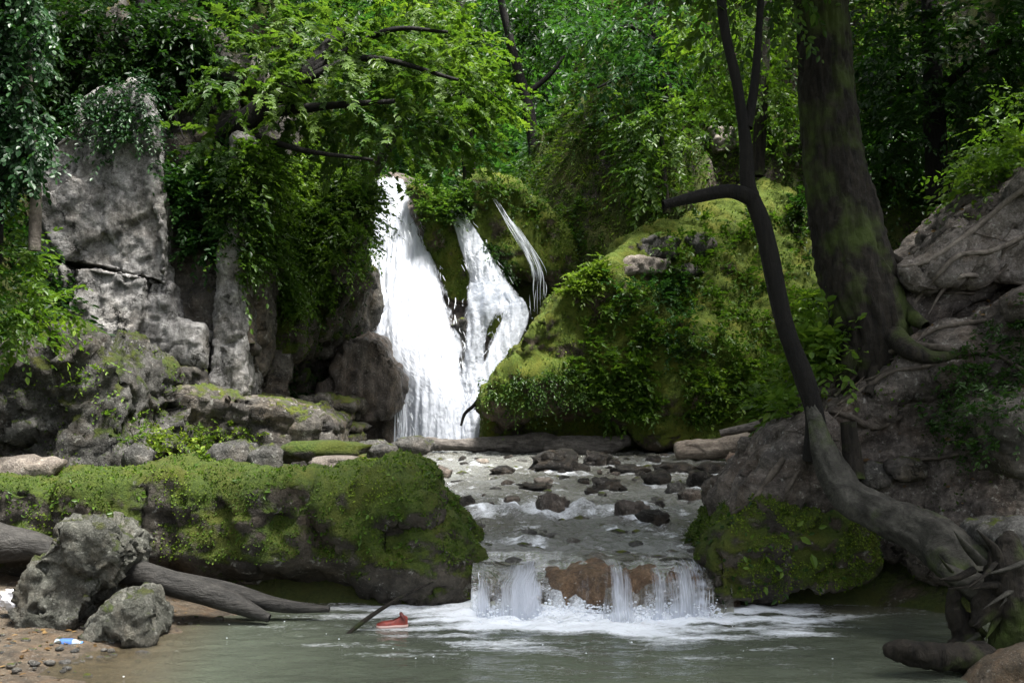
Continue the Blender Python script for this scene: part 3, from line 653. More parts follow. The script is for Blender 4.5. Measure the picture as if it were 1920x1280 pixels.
V, F = lump([ex([(1400, 965), (1440, 905), (1500, 830), (1560, 800), (1570, 900), (1560, 970), (1480, 955), (1430, 985)], 8.0, 9.2)], 0.035, 7, [nz(1.4, .07), nr(2.2, .09, sz=.4, sx=1.6), nr(6, .03, sz=.5), nz(12, .012)])
mesh_obj('root_buttress', V, F, MAT['bank'], label='sloping bare earth buttress below the leaning trunk', cat='earth buttress'); solid(V, F); BKT.append(SOLIDS[-1])
# sandy shores
sx, sy = np.meshgrid(np.linspace(-5.5, -1.7, 120), np.linspace(4.2, 8.3, 130)); sx, sy = sx.ravel(), sy.ravel()
edge = np.interp(sy, [4.2, 5.5, 6.0, 6.4, 6.8, 7.2, 7.7, 8.3], [-2.7, -2.75, -2.72, -2.75, -2.6, -2.45, -2.2, -1.9])
SZ = np.clip((edge-sx)*0.10, -0.35, .5)+fbm(np.stack([sx, sy, sx*0], 1)*2.2, 4)*.03
SV = np.stack([sx, sy, SZ], 1); i = (np.arange(129)[:, None]*120+np.arange(119)[None]).ravel(); SF = np.stack([i, i+1, i+121, i+120], 1)
mesh_obj('sandy_shore', SV, SF, MAT['sand'], label='wet brown sandy shore at the left of the pool', kind='structure'); solid(SV, SF)
V, F = lump([ex([(1790, 1310), (1840, 1262), (1900, 1232), (2100, 1190), (2100, 1500), (1700, 1500)], 5.75, 6.0)], .03, 6, [nz(2, .05), nz(6, .02)])
mesh_obj('sandstone_shore', V, F, MAT['sand'], label='pale brown sandy rock in the bottom right corner', cat='rock'); solid(V, F)

#=WATER=
# ------------------------------------------------------------------ water: pool
px, py = np.meshgrid(np.linspace(-4.6, 4.6, 330), np.concatenate([np.arange(1.0, 5, .08), np.arange(5, 8.75, .022)]))
sh = px.shape; px, py = px.ravel(), py.ravel(); q = np.stack([px, py*1.6, px*0], 1)
cx = np.clip(px, 0.15, 1.2); dist = np.hypot((px-cx)*0.75, np.clip(7.85-py, 0, 9)*1.0)
turb = np.exp(-(dist/0.55)**2)
wz = fbm(q*1.6, 3)*.010+fbm(q*4.5+9, 3)*(.006+.035*turb)+turb*.05*(0.4+fbm(q*2.5+3, 3))
streak = fbm(np.stack([px*1.4+py*.6, py*6.0, px*0], 1)+31, 4)
foam = np.clip(1.9*np.exp(-(dist/0.60)**2)+1.0*np.exp(-(dist/1.4)**2)*(0.5+1.2*streak), 0, 1.2)
shal = np.clip(sstep(-1.9, -2.75, px+0.15*(py-7)), 0, 1)*sstep(4.5, 6.0, py)+0.55*sstep(7.75, 8.2, py)*sstep(0.0, -.5, px)+0.5*sstep(7.5, 8.0, py)*sstep(1.6, 2.0, px)
n2 = sh[1]; i = (np.arange(sh[0]-1)[:, None]*n2+np.arange(n2-1)[None]).ravel()
mesh_obj('pool_water', np.stack([px, py, wz], 1), np.stack([i, i+1, i+1+n2, i+n2], 1), MAT['pool'], origin=(0, 0, 0), attrs={'foam': foam, 'shallow': np.clip(shal, 0, 1)}, kind='structure', label='murky green pool water with white foam below the cascade')

# stones in the stream: (u, v of the foot, width px, height px, distance from z) placed where they stand
def stone_mesh(w, d, h, seed, rough=.16, sub=3):
    bm = bmesh.new(); bmesh.ops.create_icosphere(bm, subdivisions=sub, radius=1.0)
    V = np.array([v.co[:] for v in bm.verts]); F = np.array([[v.index for v in f.verts] for f in bm.faces]); bm.free()
    V = V*(1+rough*fbm(V*1.2+seed*7.7, 3)[:, None]+.5*rough*ridge(V*1.5+seed*3.1, 2)[:, None])
    V = V*(1+facets(1.6, rough*.45, .8, off=seed)(V)[:, None]); V = np.sign(V)*np.abs(V)**0.85
    V = V*np.array([w/2, d/2, h*0.62]); V[:, 2] += h*0.30
    return V, F
def depth_on(v, zfun):
    lo, hi = 8.2, 19.5
    for _ in range(40):
        m = (lo+hi)/2
        if VHZ-(zfun(m)-CAMZ)/m*FPX > v: lo = m
        else: hi = m
    return lo
STONES = [
 (1046, 880, 90, 34, 'wetdark', 'largest black boulder with ragged top in the upper stream'), (1117, 872, 42, 24, 'wetdark', 'dark round stone just right of the largest black boulder'),
 (823, 892, 36, 20, 'wet', 'reddish brown stone near the left bank of the stream'), (1033, 958, 52, 32, 'wet', 'brown rounded stone standing in white rapids mid stream'),
 (1188, 968, 56, 30, 'wet', 'left one of the paired brown stones right of the rapids'), (1222, 980, 50, 26, 'wetdark', 'right one of the paired brown stones right of the rapids'),
 (1133, 916, 46, 20, 'wetdark', 'flat dark stone in the middle of the stream'), (1232, 908, 44, 26, 'wetdark', 'dark stone upstream of the paired brown stones'),
 (1314, 914, 46, 30, 'wetdark', 'square dark stone at the right side of the stream'), (1268, 925, 34, 22, 'rock', 'olive stone beside the square dark stone'),
 (1292, 935, 36, 18, 'wet', 'small brown stone in front of the square dark stone'), (1236, 952, 18, 14, 'wetdark', 'tiny dark stone above the paired brown stones'),
 (1270, 885, 70, 16, 'wetdark', 'long low dark stone near the pale log'), (1340, 885, 60, 18, 'wetdark', 'low dark stone below the pale log'),
 (1185, 886, 60, 14, 'wetdark', 'low wide wet stone right of the black boulders'), (1225, 868, 26, 14, 'wetdark', 'small dark stone close to the far log'),
 (940, 888, 40, 14, 'wetdark', 'flat dark stone left of the black boulder'), (858, 908, 26, 9, 'wetdark', 'thin flat stone near the reddish brown stone'),
 (875, 950, 28, 22, 'wetdark', 'dark stone against the mossy ledge'), (842, 938, 30, 14, 'wetdark', 'low stone beside the mossy ledge upstream'),
 (870, 968, 26, 12, 'wet', 'small wet stone at the ledge foot downstream'), (1020, 905, 34, 10, 'pale', 'pale flat stone below the black boulder'), (1378, 868, 30, 20, 'pink', 'small pinkish stone below the right pale log'),
 (1205, 828, 44, 26, 'pink', 'pinkish rounded stone between the two far logs'), (1250, 845, 40, 16, 'pale', 'pale low stone on the far gravel bar'), (1150, 870, 26, 10, 'wetdark', 'small flat dark stone between log and black boulder'),
 (1350, 942, 34, 12, 'wet', 'brown flat stone at the foot of the earth buttress'), (905, 868, 24, 8, 'pale', 'small pale stone just below the far log'), (1095, 905, 20, 10, 'wetdark', 'small round dark stone mid stream'),
 (1005, 915, 60, 9, 'wetdark', 'barely emerging long dark stone mid stream'), (960, 940, 30, 10, 'wet', 'half drowned brown stone left of the rapids'), (1412, 890, 34, 14, 'wetdark', 'dark stone touching the right bank below the pale log'),
]
stone_xy = []
for k, (u, v, w, h, m, lab) in enumerate(STONES):
    y = depth_on(v, SURF_Z); wm, hm = w/FPX*y, h/FPX*y
    V, F = stone_mesh(wm, wm*.8, hm*1.15, k+1.0, .38 if w > 30 else .25)
    c = P(u, v, y); c[2] = SURF_Z(y)-hm*.12; stone_xy.append((c[0], y, wm))
    o = bpy.data.objects.new('stream_stone', make_mesh('stream_stone', V, F, MAT[m], smooth=True)); COL.objects.link(o); o.location = c
    tag(o, lab, 'stone', 'stones in the stream')

cob = [make_mesh('cobble', *stone_mesh(1, .8, .55, 90+k*3.0, .35, 2), MAT['wetdark' if k % 2 else 'wet']) for k in range(6)]
rs = np.random.RandomState(23)
for k in range(85):
    y = 9.0+9.4*rs.uniform()**.8; a, b = np.interp(y, *LX)+.15, min(np.interp(y, *RX)-.1, 4.4); x = rs.uniform(a, b)
    if y < 11 and abs(x-.6) < 1.0: continue
    w = rs.uniform(.06, .17); o = bpy.data.objects.new('cobble', cob[k % 6]); COL.objects.link(o); o.scale = (w, w, w*rs.uniform(.7, 1.2)); o.rotation_euler = (0, 0, rs.uniform(0, 6))
    o.location = (x, y, SURF_Z(y)-w*.12); stone_xy.append((x, y, w)); tag(o, 'one of the small wet cobbles breaking the stream surface', 'cobble', 'small cobbles in the stream')
# stream sheet from the plunge pool to the sill
ny, ns = 520, 190
ty = 8.22+(20.6-8.22)*np.linspace(0, 1, ny)**1.6
SS, TY = np.meshgrid(np.linspace(0, 1, ns), ty)
xl = np.interp(TY, *LX)-0.45; xr = np.interp(TY, *RX)+0.35
xr = np.where(TY > 19.3, np.minimum(xr, np.interp(TY, [19.3, 20.6], [4.9, 1.0])), xr)
wx = xl+(xr-xl)*SS; wy = TY.copy(); wx, wy = wx.ravel(), wy.ravel(); q = np.stack([wx*1.1, wy*1.0, wx*0], 1)
wz = SURF_Z(wy)+fbm(q*1.8, 3)*.03+fbm(q*np.array([4, 6, 1]), 3)*.034+fbm(q*np.array([10, 15, 1]), 2)*.012
rap = np.exp(-((wy-10.65-.12*np.sin(wx*2.2))/.30)**2)*sstep(1.7, .7, np.abs(wx-.5))
rap2 = np.exp(-((wy-9.15+.25*wx)/.22)**2)*sstep(.55, .1, np.abs(wx+.0))+.8*np.exp(-((wy-9.6)/.25)**2)*sstep(.5, .15, np.abs(wx-1.6))
wz = wz+lipz(wx)*sstep(8.75, 8.3, wy)
wz = wz+rap*(.05+.07*fbm(q*3+7, 3))+rap2*.03*fbm(q*5, 3)
st = fbm(np.stack([wx*2.6, wy*1.3, wx*0], 1)+3, 4)
foam = 0.62*rap+0.5*rap2+sstep(.15, .8, st)*.42+sstep(12, 18, wy)*.08*sstep(-.2, .6, st)
for (a, b, w) in stone_xy:
    foam = foam+.5*np.exp(-(((wx-a)/(w*.75))**2+((wy-b+w*.45)/(w*.6))**2))
foam = foam+.45*sstep(.2, .9, fbm(q*np.array([5, 9, 1])+70, 3))
foam = foam+.9*np.exp(-((wy-20.4)/1.0)**2)*sstep(1.0, .2, np.abs(wx+1.5))
lipd = sstep(8.55, 8.2, wy); foam = foam*(1-.5*lipd)+lipd*.30*(wx < .1)
shal = np.clip(.40+.4*fbm(q*.9+50, 3)+.45*lipd, .15, 1)*1.0
i = (np.arange(ny-1)[:, None]*ns+np.arange(ns-1)[None]).ravel()
mesh_obj('stream_water', np.stack([wx, wy, wz], 1), np.stack([i, i+1, i+1+ns, i+ns], 1), MAT['stream'], origin=(0, 0, 0), attrs={'foam': np.clip(foam, 0, 1.2), 'shallow': shal}, kind='structure', label='shallow rippling stream water running over a pebbly bed')
# pebbles of the bed, nobody could count them
pb = []
for k in range(900):
    y = 8.4+11*RS.uniform()**1.4; a, b = np.interp(y, *LX), np.interp(y, *RX); x = RS.uniform(a, b); w = RS.uniform(.05, .2)
    V, F = stone_mesh(w, w*.8, w*.45, k*.37, .2, 1); pb.append((V+np.array([x, y, SURF_Z(y)-RS.uniform(.02, .10)-w*.1]), F))
for k in range(260):
    x, y = RS.uniform(-4, -2.2), RS.uniform(5.4, 7.6); w = RS.uniform(.02, .07)
    e_ = np.interp(y, [4.2, 5.5, 6.0, 6.4, 6.8, 7.2, 7.7, 8.3], [-2.7, -2.75, -2.72, -2.75, -2.6, -2.45, -2.2, -1.9])
    V, F = stone_mesh(w, w*.8, w*.45, k*.37, .2, 1); pb.append((V+np.array([x, y, np.clip((e_-x)*.10, -.35, .5)]), F))
V, F = join(pb); mesh_obj('gravel', V, F, MAT['rock'], kind='stuff', label='small cobbles and gravel of the stream bed and shore', cat='gravel')

# ------------------------------------------------------------------ falling water
def flow(rows, nu, nv, seed, amp=.06, dens=1.0, edge=.17, dmul=None, fwd=0.0):
    """rows: (uL, vL, uR, vR, y, density); a draped sheet of falling water"""
    R = catmull(np.array(rows, float), nv); s = np.linspace(0, 1, nu)
    L = np.array([P(r[0], r[1], r[4]) for r in R]); Rr = np.array([P(r[2], r[3], r[4]) for r in R])
    V = L[:, None, :]*(1-s)[None, :, None]+Rr[:, None, :]*s[None, :, None]
    wd = np.linalg.norm(Rr-L, axis=1)
    V[..., 1] -= (np.sin(np.pi*s)[None, :]*wd[:, None]*.16)+fwd
    t = np.linspace(0, 1, nv); s2, t2 = np.meshgrid(s, t)
    q = np.stack([V[..., 0].ravel()*3.2, t2.ravel()*2.2, s2.ravel()*0+seed], 1)
    V[..., 1] -= amp*fbm(q, 4).reshape(s2.shape)*2
    ed = np.minimum(s2, 1-s2)/edge; ed = np.clip(ed*1.1+.45*fbm(np.stack([s2.ravel()*9, t2.ravel()*7, s2.ravel()*0+seed], 1), 4).reshape(s2.shape), 0, 1)
    de = np.interp(t, np.linspace(0, 1, len(rows)), [r[5] for r in rows])[:, None]*ed*dens
    uv = np.stack([np.broadcast_to(s2*wd[:, None]*.35, s2.shape), t2*6], -1)
    i = (np.arange(nv-1)[:, None]*nu+np.arange(nu-1)[None]).ravel()
    return V.reshape(-1, 3), np.stack([i, i+1, i+1+nu, i+nu], 1), de.ravel(), uv.reshape(-1, 2)
def strands(rows, n, seed, w=(.008, .03), ln=(.12, .45), off=(.0, .22), k=14, curl=.02, srange=(0, 1), tmin=-.05, gate=None):
    """thin ribbons of water following the same sheet"""
    R = catmull(np.array(rows, float), 200); Vs, Fs = [], []
    rs = np.random.RandomState(seed)
    for j in range(n):
        s = srange[0]+(srange[1]-srange[0])*np.clip(rs.beta(1.1, 1.1), 0, 1); l = rs.uniform(*ln); t0 = rs.uniform(tmin, 1-l*.6); t = np.clip(np.linspace(t0, t0+l, k), 0, 1)
        r = R[(t*199).astype(int)]
        L = np.stack([(r[:, 0]-960)/FPX*r[:, 4], r[:, 4], CAMZ+(VHZ-r[:, 1])/FPX*r[:, 4]], 1); Q = np.stack([(r[:, 2]-960)/FPX*r[:, 4], r[:, 4], CAMZ+(VHZ-r[:, 3])/FPX*r[:, 4]], 1)
        c = L*(1-s)+Q*s; wd = np.linalg.norm(Q-L, axis=1); c[:, 1] -= np.sin(np.pi*s)*wd*.16+rs.uniform(*off)
        c[:, 0] += curl*np.sin(np.linspace(0, rs.uniform(1, 5), k)+rs.uniform(0, 6))
        if gate is not None and gate(c[:1, 0])[0] < .05: continue
        hw = rs.uniform(*w)*np.sin(np.linspace(.15, np.pi-.05, k))*.5
        a = c.copy(); b = c.copy(); a[:, 0] -= hw; b[:, 0] += hw; m = c.copy(); m[:, 1] -= hw*.6
        V = np.stack([a, m, b], 1).reshape(-1, 3); i = np.arange(k-1)*3
        F = np.concatenate([np.stack([i, i+1, i+4, i+3], 1), np.stack([i+1, i+2, i+5, i+4], 1)])
        Vs.append(V); Fs.append(F)
    return join(list(zip(Vs, Fs)))
wf = thing('waterfall', P(810, 830, 20.4), 'tall white waterfall sliding down the rock in the centre', 'waterfall')
def fall_part(name, rows, nu, nv, seed, mat='fall', dens=1.0, amp=.06, nstr=0, lab=None, **kw):
    V, F, d, uv = flow(rows, nu, nv, seed, amp, dens)
    mesh_obj(name, V, F, MAT[mat], parent=wf, attrs={'dens': d}, uv=uv, label=lab)
    if nstr:
        V, F = strands(rows, nstr, int(seed*10)+3, **kw); mesh_obj('strands', V, F, MAT['drop'], parent=wf, kind='stuff')
main = [(700, 334, 758, 336, 22.3, 1.2), (699, 385, 774, 390, 22.0, 1.3), (693, 440, 800, 450, 21.7, 1.3), (687, 500, 830, 510, 21.3, 1.3), (680, 560, 850, 570, 20.9, 1.3), (664, 620, 870, 630, 20.5, 1.3),
        (690, 680, 876, 690, 20.2, 1.1), (728, 740, 886, 740, 20.0, 1.1), (738, 790, 888, 790, 19.9, 1.1), (738, 850, 890, 850, 19.85, 1.1)]
fall_part('main_fall', main, 90, 200, 1.0, nstr=900, off=(.0, .14), w=(.005, .014), ln=(.006, .035), srange=(-.04, 1.04), k=5)
mid = [(838, 388, 866, 384, 21.2, 1.0), (852, 440, 898, 432, 21.1, 1.1), (866, 490, 928, 482, 21.0, 1.1), (878, 540, 958, 530, 20.9, 1.1), (880, 580, 992, 572, 20.8, .95), (872, 612, 998, 592, 20.72, .15), (872, 640, 998, 620, 20.7, 0.0)]
fall_part('middle_fall', mid, 50, 110, 2.0, nstr=200, off=(0, .10), w=(.004, .012), ln=(.01, .06), srange=(-.04, 1.04), k=5, lab='narrower white fall in the middle')
fall_part('left_chute', [(870, 530, 955, 530, 20.75, .9), (868, 580, 945, 575, 20.65, .9), (870, 620, 918, 622, 20.55, .75), (866, 660, 912, 665, 20.4, .75), (860, 710, 912, 715, 20.2, .9), (856, 780, 900, 780, 20.0, .9)], 30, 80, 3.0, nstr=90, off=(0, .08), w=(.004, .012), ln=(.01, .06), k=5)
fall_part('right_chute', [(930, 545, 985, 560, 20.75, .9), (938, 585, 996, 588, 20.6, .95), (920, 630, 980, 640, 20.35, .9), (896, 690, 952, 696, 20.1, .9), (878, 745, 926, 748, 19.9, .95), (864, 795, 906, 796, 19.8, .95), (858, 850, 898, 850, 19.75, .85)], 30, 90, 4.0, nstr=110, off=(0, .08), w=(.004, .012), ln=(.01, .06), k=5)
fall_part('thin_fall', [(922, 372, 932, 374, 21.05, .55), (950, 425, 968, 420, 20.95, .62), (975, 470, 1000, 465, 20.85, .62), (992, 510, 1022, 508, 20.75, .55), (994, 545, 1024, 545, 20.75, .42), (996, 590, 1022, 590, 20.75, .35)], 24, 90, 5.0, 'veil', nstr=26, w=(.006, .018), off=(0, .05), lab='thin veil of water on the mossy shoulder')
fall_part('side_spray', [(668, 600, 700, 620, 20.4, .55), (660, 650, 720, 660, 20.0, .55), (690, 690, 745, 700, 19.6, .55), (735, 740, 760, 740, 19.5, .6), (735, 840, 765, 840, 19.5, .5)], 24, 70, 6.0, 'veil', nstr=60, w=(.006, .02))
# small cascade over the sill
cs = thing('small_cascade', P(1120, 1150, 7.9), 'small cascade of clear and white water over the sill', 'cascade')
def sill_rows(u0, u1, d0, d1, bulge=0.0):
    rows = []
    for t, (y, z) in zip(np.linspace(0, 1, 7), [(8.5, .365), (8.25, .362), (8.08, .345), (7.92-bulge*.3, .29), (7.82-bulge*.7, .19), (7.76-bulge, .08), (7.74-bulge, -.04)]):
        v = VHZ-(z-CAMZ)/y*FPX; rows.append((u0, v, u1, v, y, d0+(d1-d0)*t))
    return rows
for nm, a, b, d0, d1, n in (('white_chute', 912, 1038, .62, .95, 30), ('water_curtain', 1045, 1352, .42, .92, 70), ('side_trickle', 890, 935, .35, .8, 6)):
    rows = sill_rows(a, b, d0, d1, .08 if nm == 'white_chute' else 0.02)
    if nm == 'white_chute': rows = [(r[0]+(15-18*k/6) if k < 3 else r[0]-4, r[1], r[2]-(30-5*k), r[3], r[4], r[5]) for k, r in enumerate(rows)]
    V, F, d, uv = flow(rows, 60, 60, len(nm)*1.0, .015, 1.0, fwd=.02)
    V[:, 1] += lip(V[:, 0]); V[:, 2] += lipz(V[:, 0])*sstep(0, .3, V[:, 2])
    colm = fbm(np.stack([V[:, 0]*4.5, V[:, 2]*.6, V[:, 0]*0+2.2], 1), 3); d = d*np.clip(.84+.75*colm, .15, 1.3)
    uv = uv*np.array([4.0, .35])
    mesh_obj(nm, V, F, MAT['veil'], parent=cs, attrs={'dens': d}, uv=uv)
    V, F = strands(rows, n, len(nm), w=(.002, .0045), ln=(.12, .4), off=(.0, .03), curl=.008, tmin=.3, gate=lambda x: fbm(np.stack([x*4.5, x*0+.1, x*0+2.2], 1), 3)); V[:, 1] += lip(V[:, 0]); V[:, 2] += lipz(V[:, 0])*sstep(0, .3, V[:, 2]); mesh_obj('strands', V, F, MAT['drop'], parent=cs, kind='stuff')
gx_ = np.linspace(-.32, 1.74, 240); prof = catmull(np.array([(8.60, .352), (8.35, .350), (8.18, .338), (8.05, .30), (7.96, .235), (7.90, .15), (7.86, .06), (7.84, -.05)]), 60)
GX, TT = np.meshgrid(gx_, np.arange(60)); gy_ = prof[TT.ravel(), 0]+lip(GX.ravel())*sstep(8.55, 8.2, prof[TT.ravel(), 0]); gz_ = prof[TT.ravel(), 1]
gxr = GX.ravel(); dn = sstep(.34, .05, gz_)
rip = fbm(np.stack([gxr*9, gz_*2.5, gxr*0], 1), 3); gy_ = gy_-.02*rip*dn-.012
fo_ = np.clip(.05+dn*(.52+.6*fbm(np.stack([gxr*4.2, gz_*.8, gxr*0+3], 1), 3))+.35*dn*rip, 0, 1)
sh_ = np.full(len(gxr), .95); i = (np.arange(59)[:, None]*240+np.arange(239)[None]).ravel()
mesh_obj('glassy_sheet', np.stack([gxr, gy_, gz_+.010*rip*(1-dn)+lipz(gxr)*sstep(0, .3, gz_)*sstep(8.6, 8.3, gy_)], 1), np.stack([i, i+1, i+241, i+240], 1), MAT['stream'], parent=cs, attrs={'foam': fo_, 'shallow': sh_})
# flying drops and froth
def drops(n, fn, size):
    p = fn(n); bm = bmesh.new(); bmesh.ops.create_icosphere(bm, subdivisions=1, radius=1.0)
    T = np.array([v.co[:] for v in bm.verts]); TF_ = np.array([[v.index for v in f.verts] for f in bm.faces]); bm.free()
    s = size*RS.uniform(.4, 1.4, n)[:, None, None]
    return (p[:, None, :]+T[None]*s*np.array([1.3, 1, .8])).reshape(-1, 3), (np.arange(n)[:, None, None]*len(T)+TF_[None]).reshape(-1, 3)
def froth(n):
    x = RS.uniform(-.25, 1.62, n); y = 7.80-np.abs(RS.normal(size=n))*.16; return np.stack([x, y, np.abs(RS.normal(size=n))*.035+.01], 1)
fl = lambda n: np.stack([RS.normal(size=n)*1.4+.3, 7.6-np.abs(RS.normal(size=n))*.9, np.full(n, .012)], 1)
V, F = join([drops(1500, froth, .008), drops(36, fl, .004)]); mesh_obj('froth', V, F, MAT['drop'], kind='stuff', label='white froth and drops at the foot of the cascade', cat='froth')
#=WOOD=
# ------------------------------------------------------------------ trees, roots and dead wood
def wood(name, parent, pts, radii, mat, seg=14, rings=60, bark=.1, knots=.15, bfreq=6, seed=0.0, flat=1.0, **t):
    V, F = tube(pts, radii, seg, rings, bark, bfreq, knots, flat, seed)
    return mesh_obj(name, V, F, MAT[mat], parent=parent, **t)
def gnarl(pts, radii, seg=14, rings=50, vox=.02, amp=1.0, k=0.0, fr=1.0):
    V, F = tube(pts, radii, seg, rings, .12, 8, .3, 1.0, k); r = max(radii)
    return lump([(V, F, 'mesh')], vox, 1, [nr(1.1/r*.35*fr, .22*r*amp, off=k), facets(1.0/r*.5*fr, .13*r*amp, .7, off=k), nr(2.6/r*.35*fr, .10*r*amp, off=k), nz(3.0/r*.5*fr, .06*r*amp)])
# the big tree on the right bank
bt = thing('big_tree', P(1620, 660, 9.0), 'thick straight dark trunk of the big tree on the right bank', 'tree')
T = [(1652, 720, 8.55), (1640, 640, 8.55), (1620, 560, 8.6), (1592, 450, 8.7), (1568, 330, 8.8), (1552, 190, 8.9), (1545, 80, 9.0), (1535, -60, 9.0), (1520, -420, 9.0), (1500, -900, 9.0)]
wood('trunk', bt, [P(*t) for t in T], [.30, .27, .285, .27, .235, .208, .203, .2, .19, .15], 'bark', 72, 360, .13, .08, 22)
for k, (path, r0) in enumerate([([(1662, 560), (1695, 590), (1735, 615)], .10), ([(1662, 620), (1700, 655), (1745, 672), (1790, 665)], .10), ([(1605, 640), (1590, 690), (1572, 730)], .10), ([(1640, 650), (1640, 700), (1625, 745)], .10), ([(1660, 480), (1700, 500), (1760, 490), (1820, 500)], .05)]):
    pts = [hit(a, b, BKT, 9.0)[0]+np.array([0, -.02, .01]) for a, b in path]; pts[0] = pts[0]*0.4+P(path[0][0], path[0][1], 8.55)*0.6
    wood('root', bt, pts, np.linspace(r0, r0*.35, len(pts)), 'bark', 12, 50, .15, .25, seed=k*3.0)
for k, pts in enumerate([[P(1520, -420, 9), P(1350, -700, 8.4), P(1000, -900, 7.6)], [P(1515, -500, 9), P(1800, -800, 9.5), P(2200, -1000, 10)], [P(1505, -650, 9), P(1450, -900, 7), P(1400, -1000, 5)]]):
    wood('limb', bt, pts, [.13, .09, .03], 'bark', 10, 30, .1, .1, seed=k)
D = []
for c in ([4.2, 7.4, 7.6], [2.6, 6.4, 7.9], [3.2, 4.4, 7.6], [3.2, 10.2, 8.4], [5.4, 5.6, 7.2], [4.6, 12.2, 8.8], [2.9, 8.2, 8.2], [6.9, 12.5, 8.9]):  # the tree's out-of-view crown, widened to shade the right bank
    n = 300; O = np.array(c)+unit(rv(n))*np.array([2.0, 2.0, .9])*RS.uniform(.3, 1, n)[:, None]**.5
    D.append(sprays(O, (O-np.array(c))*np.array([1, 1, .3])+rv(n, .6), .55, 12, .14, .3, 'maple'))
for c in ([.8, 5.4, 7.6], [1.6, 7.8, 8.2], [2.2, 3, 7.2], [0, 3.2, 7.2]):  # extra unseen leaf clumps, added to shade the foreground
    n = 60; O = np.array(c)+unit(rv(n))*np.array([1.6, 1.6, .7])*RS.uniform(.3, 1, n)[:, None]**.5
    D.append(sprays(O, (O-np.array(c))*np.array([1, 1, .3])+rv(n, .6), .55, 12, .14, .3, 'maple'))
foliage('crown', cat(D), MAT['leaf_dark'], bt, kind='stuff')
# crest of the bank in a paler tone
V, F = lump([ex([(1690, 505), (1760, 470), (1830, 405), (1930, 322), (2100, 210), (2100, 470), (1930, 520), (1850, 528), (1760, 520), (1720, 540)], 8.35, 9.6, dx=.3)], .03, 5, [nz(1.5, .07), facets(2.5, .03, .6), (lambda V: .05*ridge(np.stack([(V[:, 0]+V[:, 2])*.9, (V[:, 0]-V[:, 2])*3.2, V[:, 1]], 1), 3)), nz(14, .012)])
mesh_obj('crest_slab', V, F, MAT['crest'], label='pale grey crest of roots and earth at the right edge', cat='earth crest'); solid(V, F); BKT.append(SOLIDS[-1])
# roots lying over the crest of the bank
ROOTS = [([(1925, 350), (1880, 385), (1830, 425), (1780, 465), (1730, 492), (1690, 500)], .06, 'flat pale root running along the top edge of the bank'),
 ([(1925, 440), (1860, 470), (1800, 478), (1760, 510), (1720, 560), (1680, 610)], .055, 'root curving off the crest towards the big trunk'),
 ([(1925, 530), (1870, 525), (1810, 515), (1770, 540), (1740, 590)], .05, 'dark root under the pale crest root'),
 ([(1790, 655), (1740, 650), (1700, 650), (1650, 672), (1605, 705), (1565, 745)], .05, 'knotted root leading left to the leaning trunk'),
 ([(1770, 680), (1720, 690), (1670, 700), (1620, 730), (1570, 760)], .04, 'lower knotted root below the big trunk'),
 ([(1850, 600), (1790, 610), (1740, 625), (1690, 668)], .04, 'thin root forking over the dark hollow'),
 ([(1690, 780), (1640, 800), (1590, 780), (1545, 770)], .045, 'short root running into the leaning trunk base'),
 ([(1470, 860), (1440, 900), (1410, 940), (1370, 965)], .05, 'root ending in the stream beside the buttress'),
 ([(1510, 850), (1480, 910), (1440, 950), (1400, 975)], .04, 'second root sliding down the buttress to the stream'),
 ([(1800, 850), (1760, 858), (1720, 862), (1670, 880)], .035, 'thin pale root on the face of the bank'),
 ([(1930, 700), (1860, 660), (1800, 650)], .035, 'root slanting over the mossy face of the bank')]
for k, (path, r, lab) in enumerate(ROOTS):
    pts = [hit(a, b, BKT, 9.0) for a, b in path]; pts = [p+n*r*.15 for p, n in pts]
    if max(np.linalg.norm(np.diff(np.array(pts), axis=0), axis=1)) > .45: continue
    m = len(pts); r = r*(.42 if k < 3 else .58); V, F = tube(pts, r*np.interp(np.linspace(0, 1, m), [0, .5, 1], [.9, 1.0, .45]), 10, 70, .18, 7, .35, .8, k*2.3)
    mesh_obj('exposed_root', V, F, MAT['root' if k < 3 else 'rootdark'], label=lab, cat='root', group='roots on the right bank')
rs = np.random.RandomState(5); mat_parts = []
for k in range(34):
    u0, v0 = rs.uniform(1560, 1930), 0
    v0 = np.interp(u0, [1480, 1600, 1700, 1800, 1930], [800, 680, 560, 470, 370])+rs.uniform(0, 190)*rs.uniform(.2, 1); a = math.radians(rs.uniform(125, 175)); st_ = rs.uniform(16, 36); path = []
    for j in range(rs.randint(5, 9)):
        path.append((u0, v0)); a += rs.normal()*.3; a = min(max(a, 1.9), 3.4); u0 += math.cos(a)*st_; v0 += math.sin(a)*st_
    pts = [hit(p, q, BKT, 9.0) for p, q in path]; r = rs.uniform(.005, .014)
    pts = [p+n*r*.2 for p, n in pts]
    if max(np.linalg.norm(np.diff(np.array(pts), axis=0), axis=1)) > .6: continue
    mat_parts.append(tube(pts, np.linspace(r, r*.3, len(pts)), 6, 26, .15, 7, .35, .8, k*1.7))
V, F = join(mat_parts); mesh_obj('root_mat', V, F, MAT['rootdark'], kind='stuff', label='mat of thin bare roots creeping over the right bank', cat='roots')
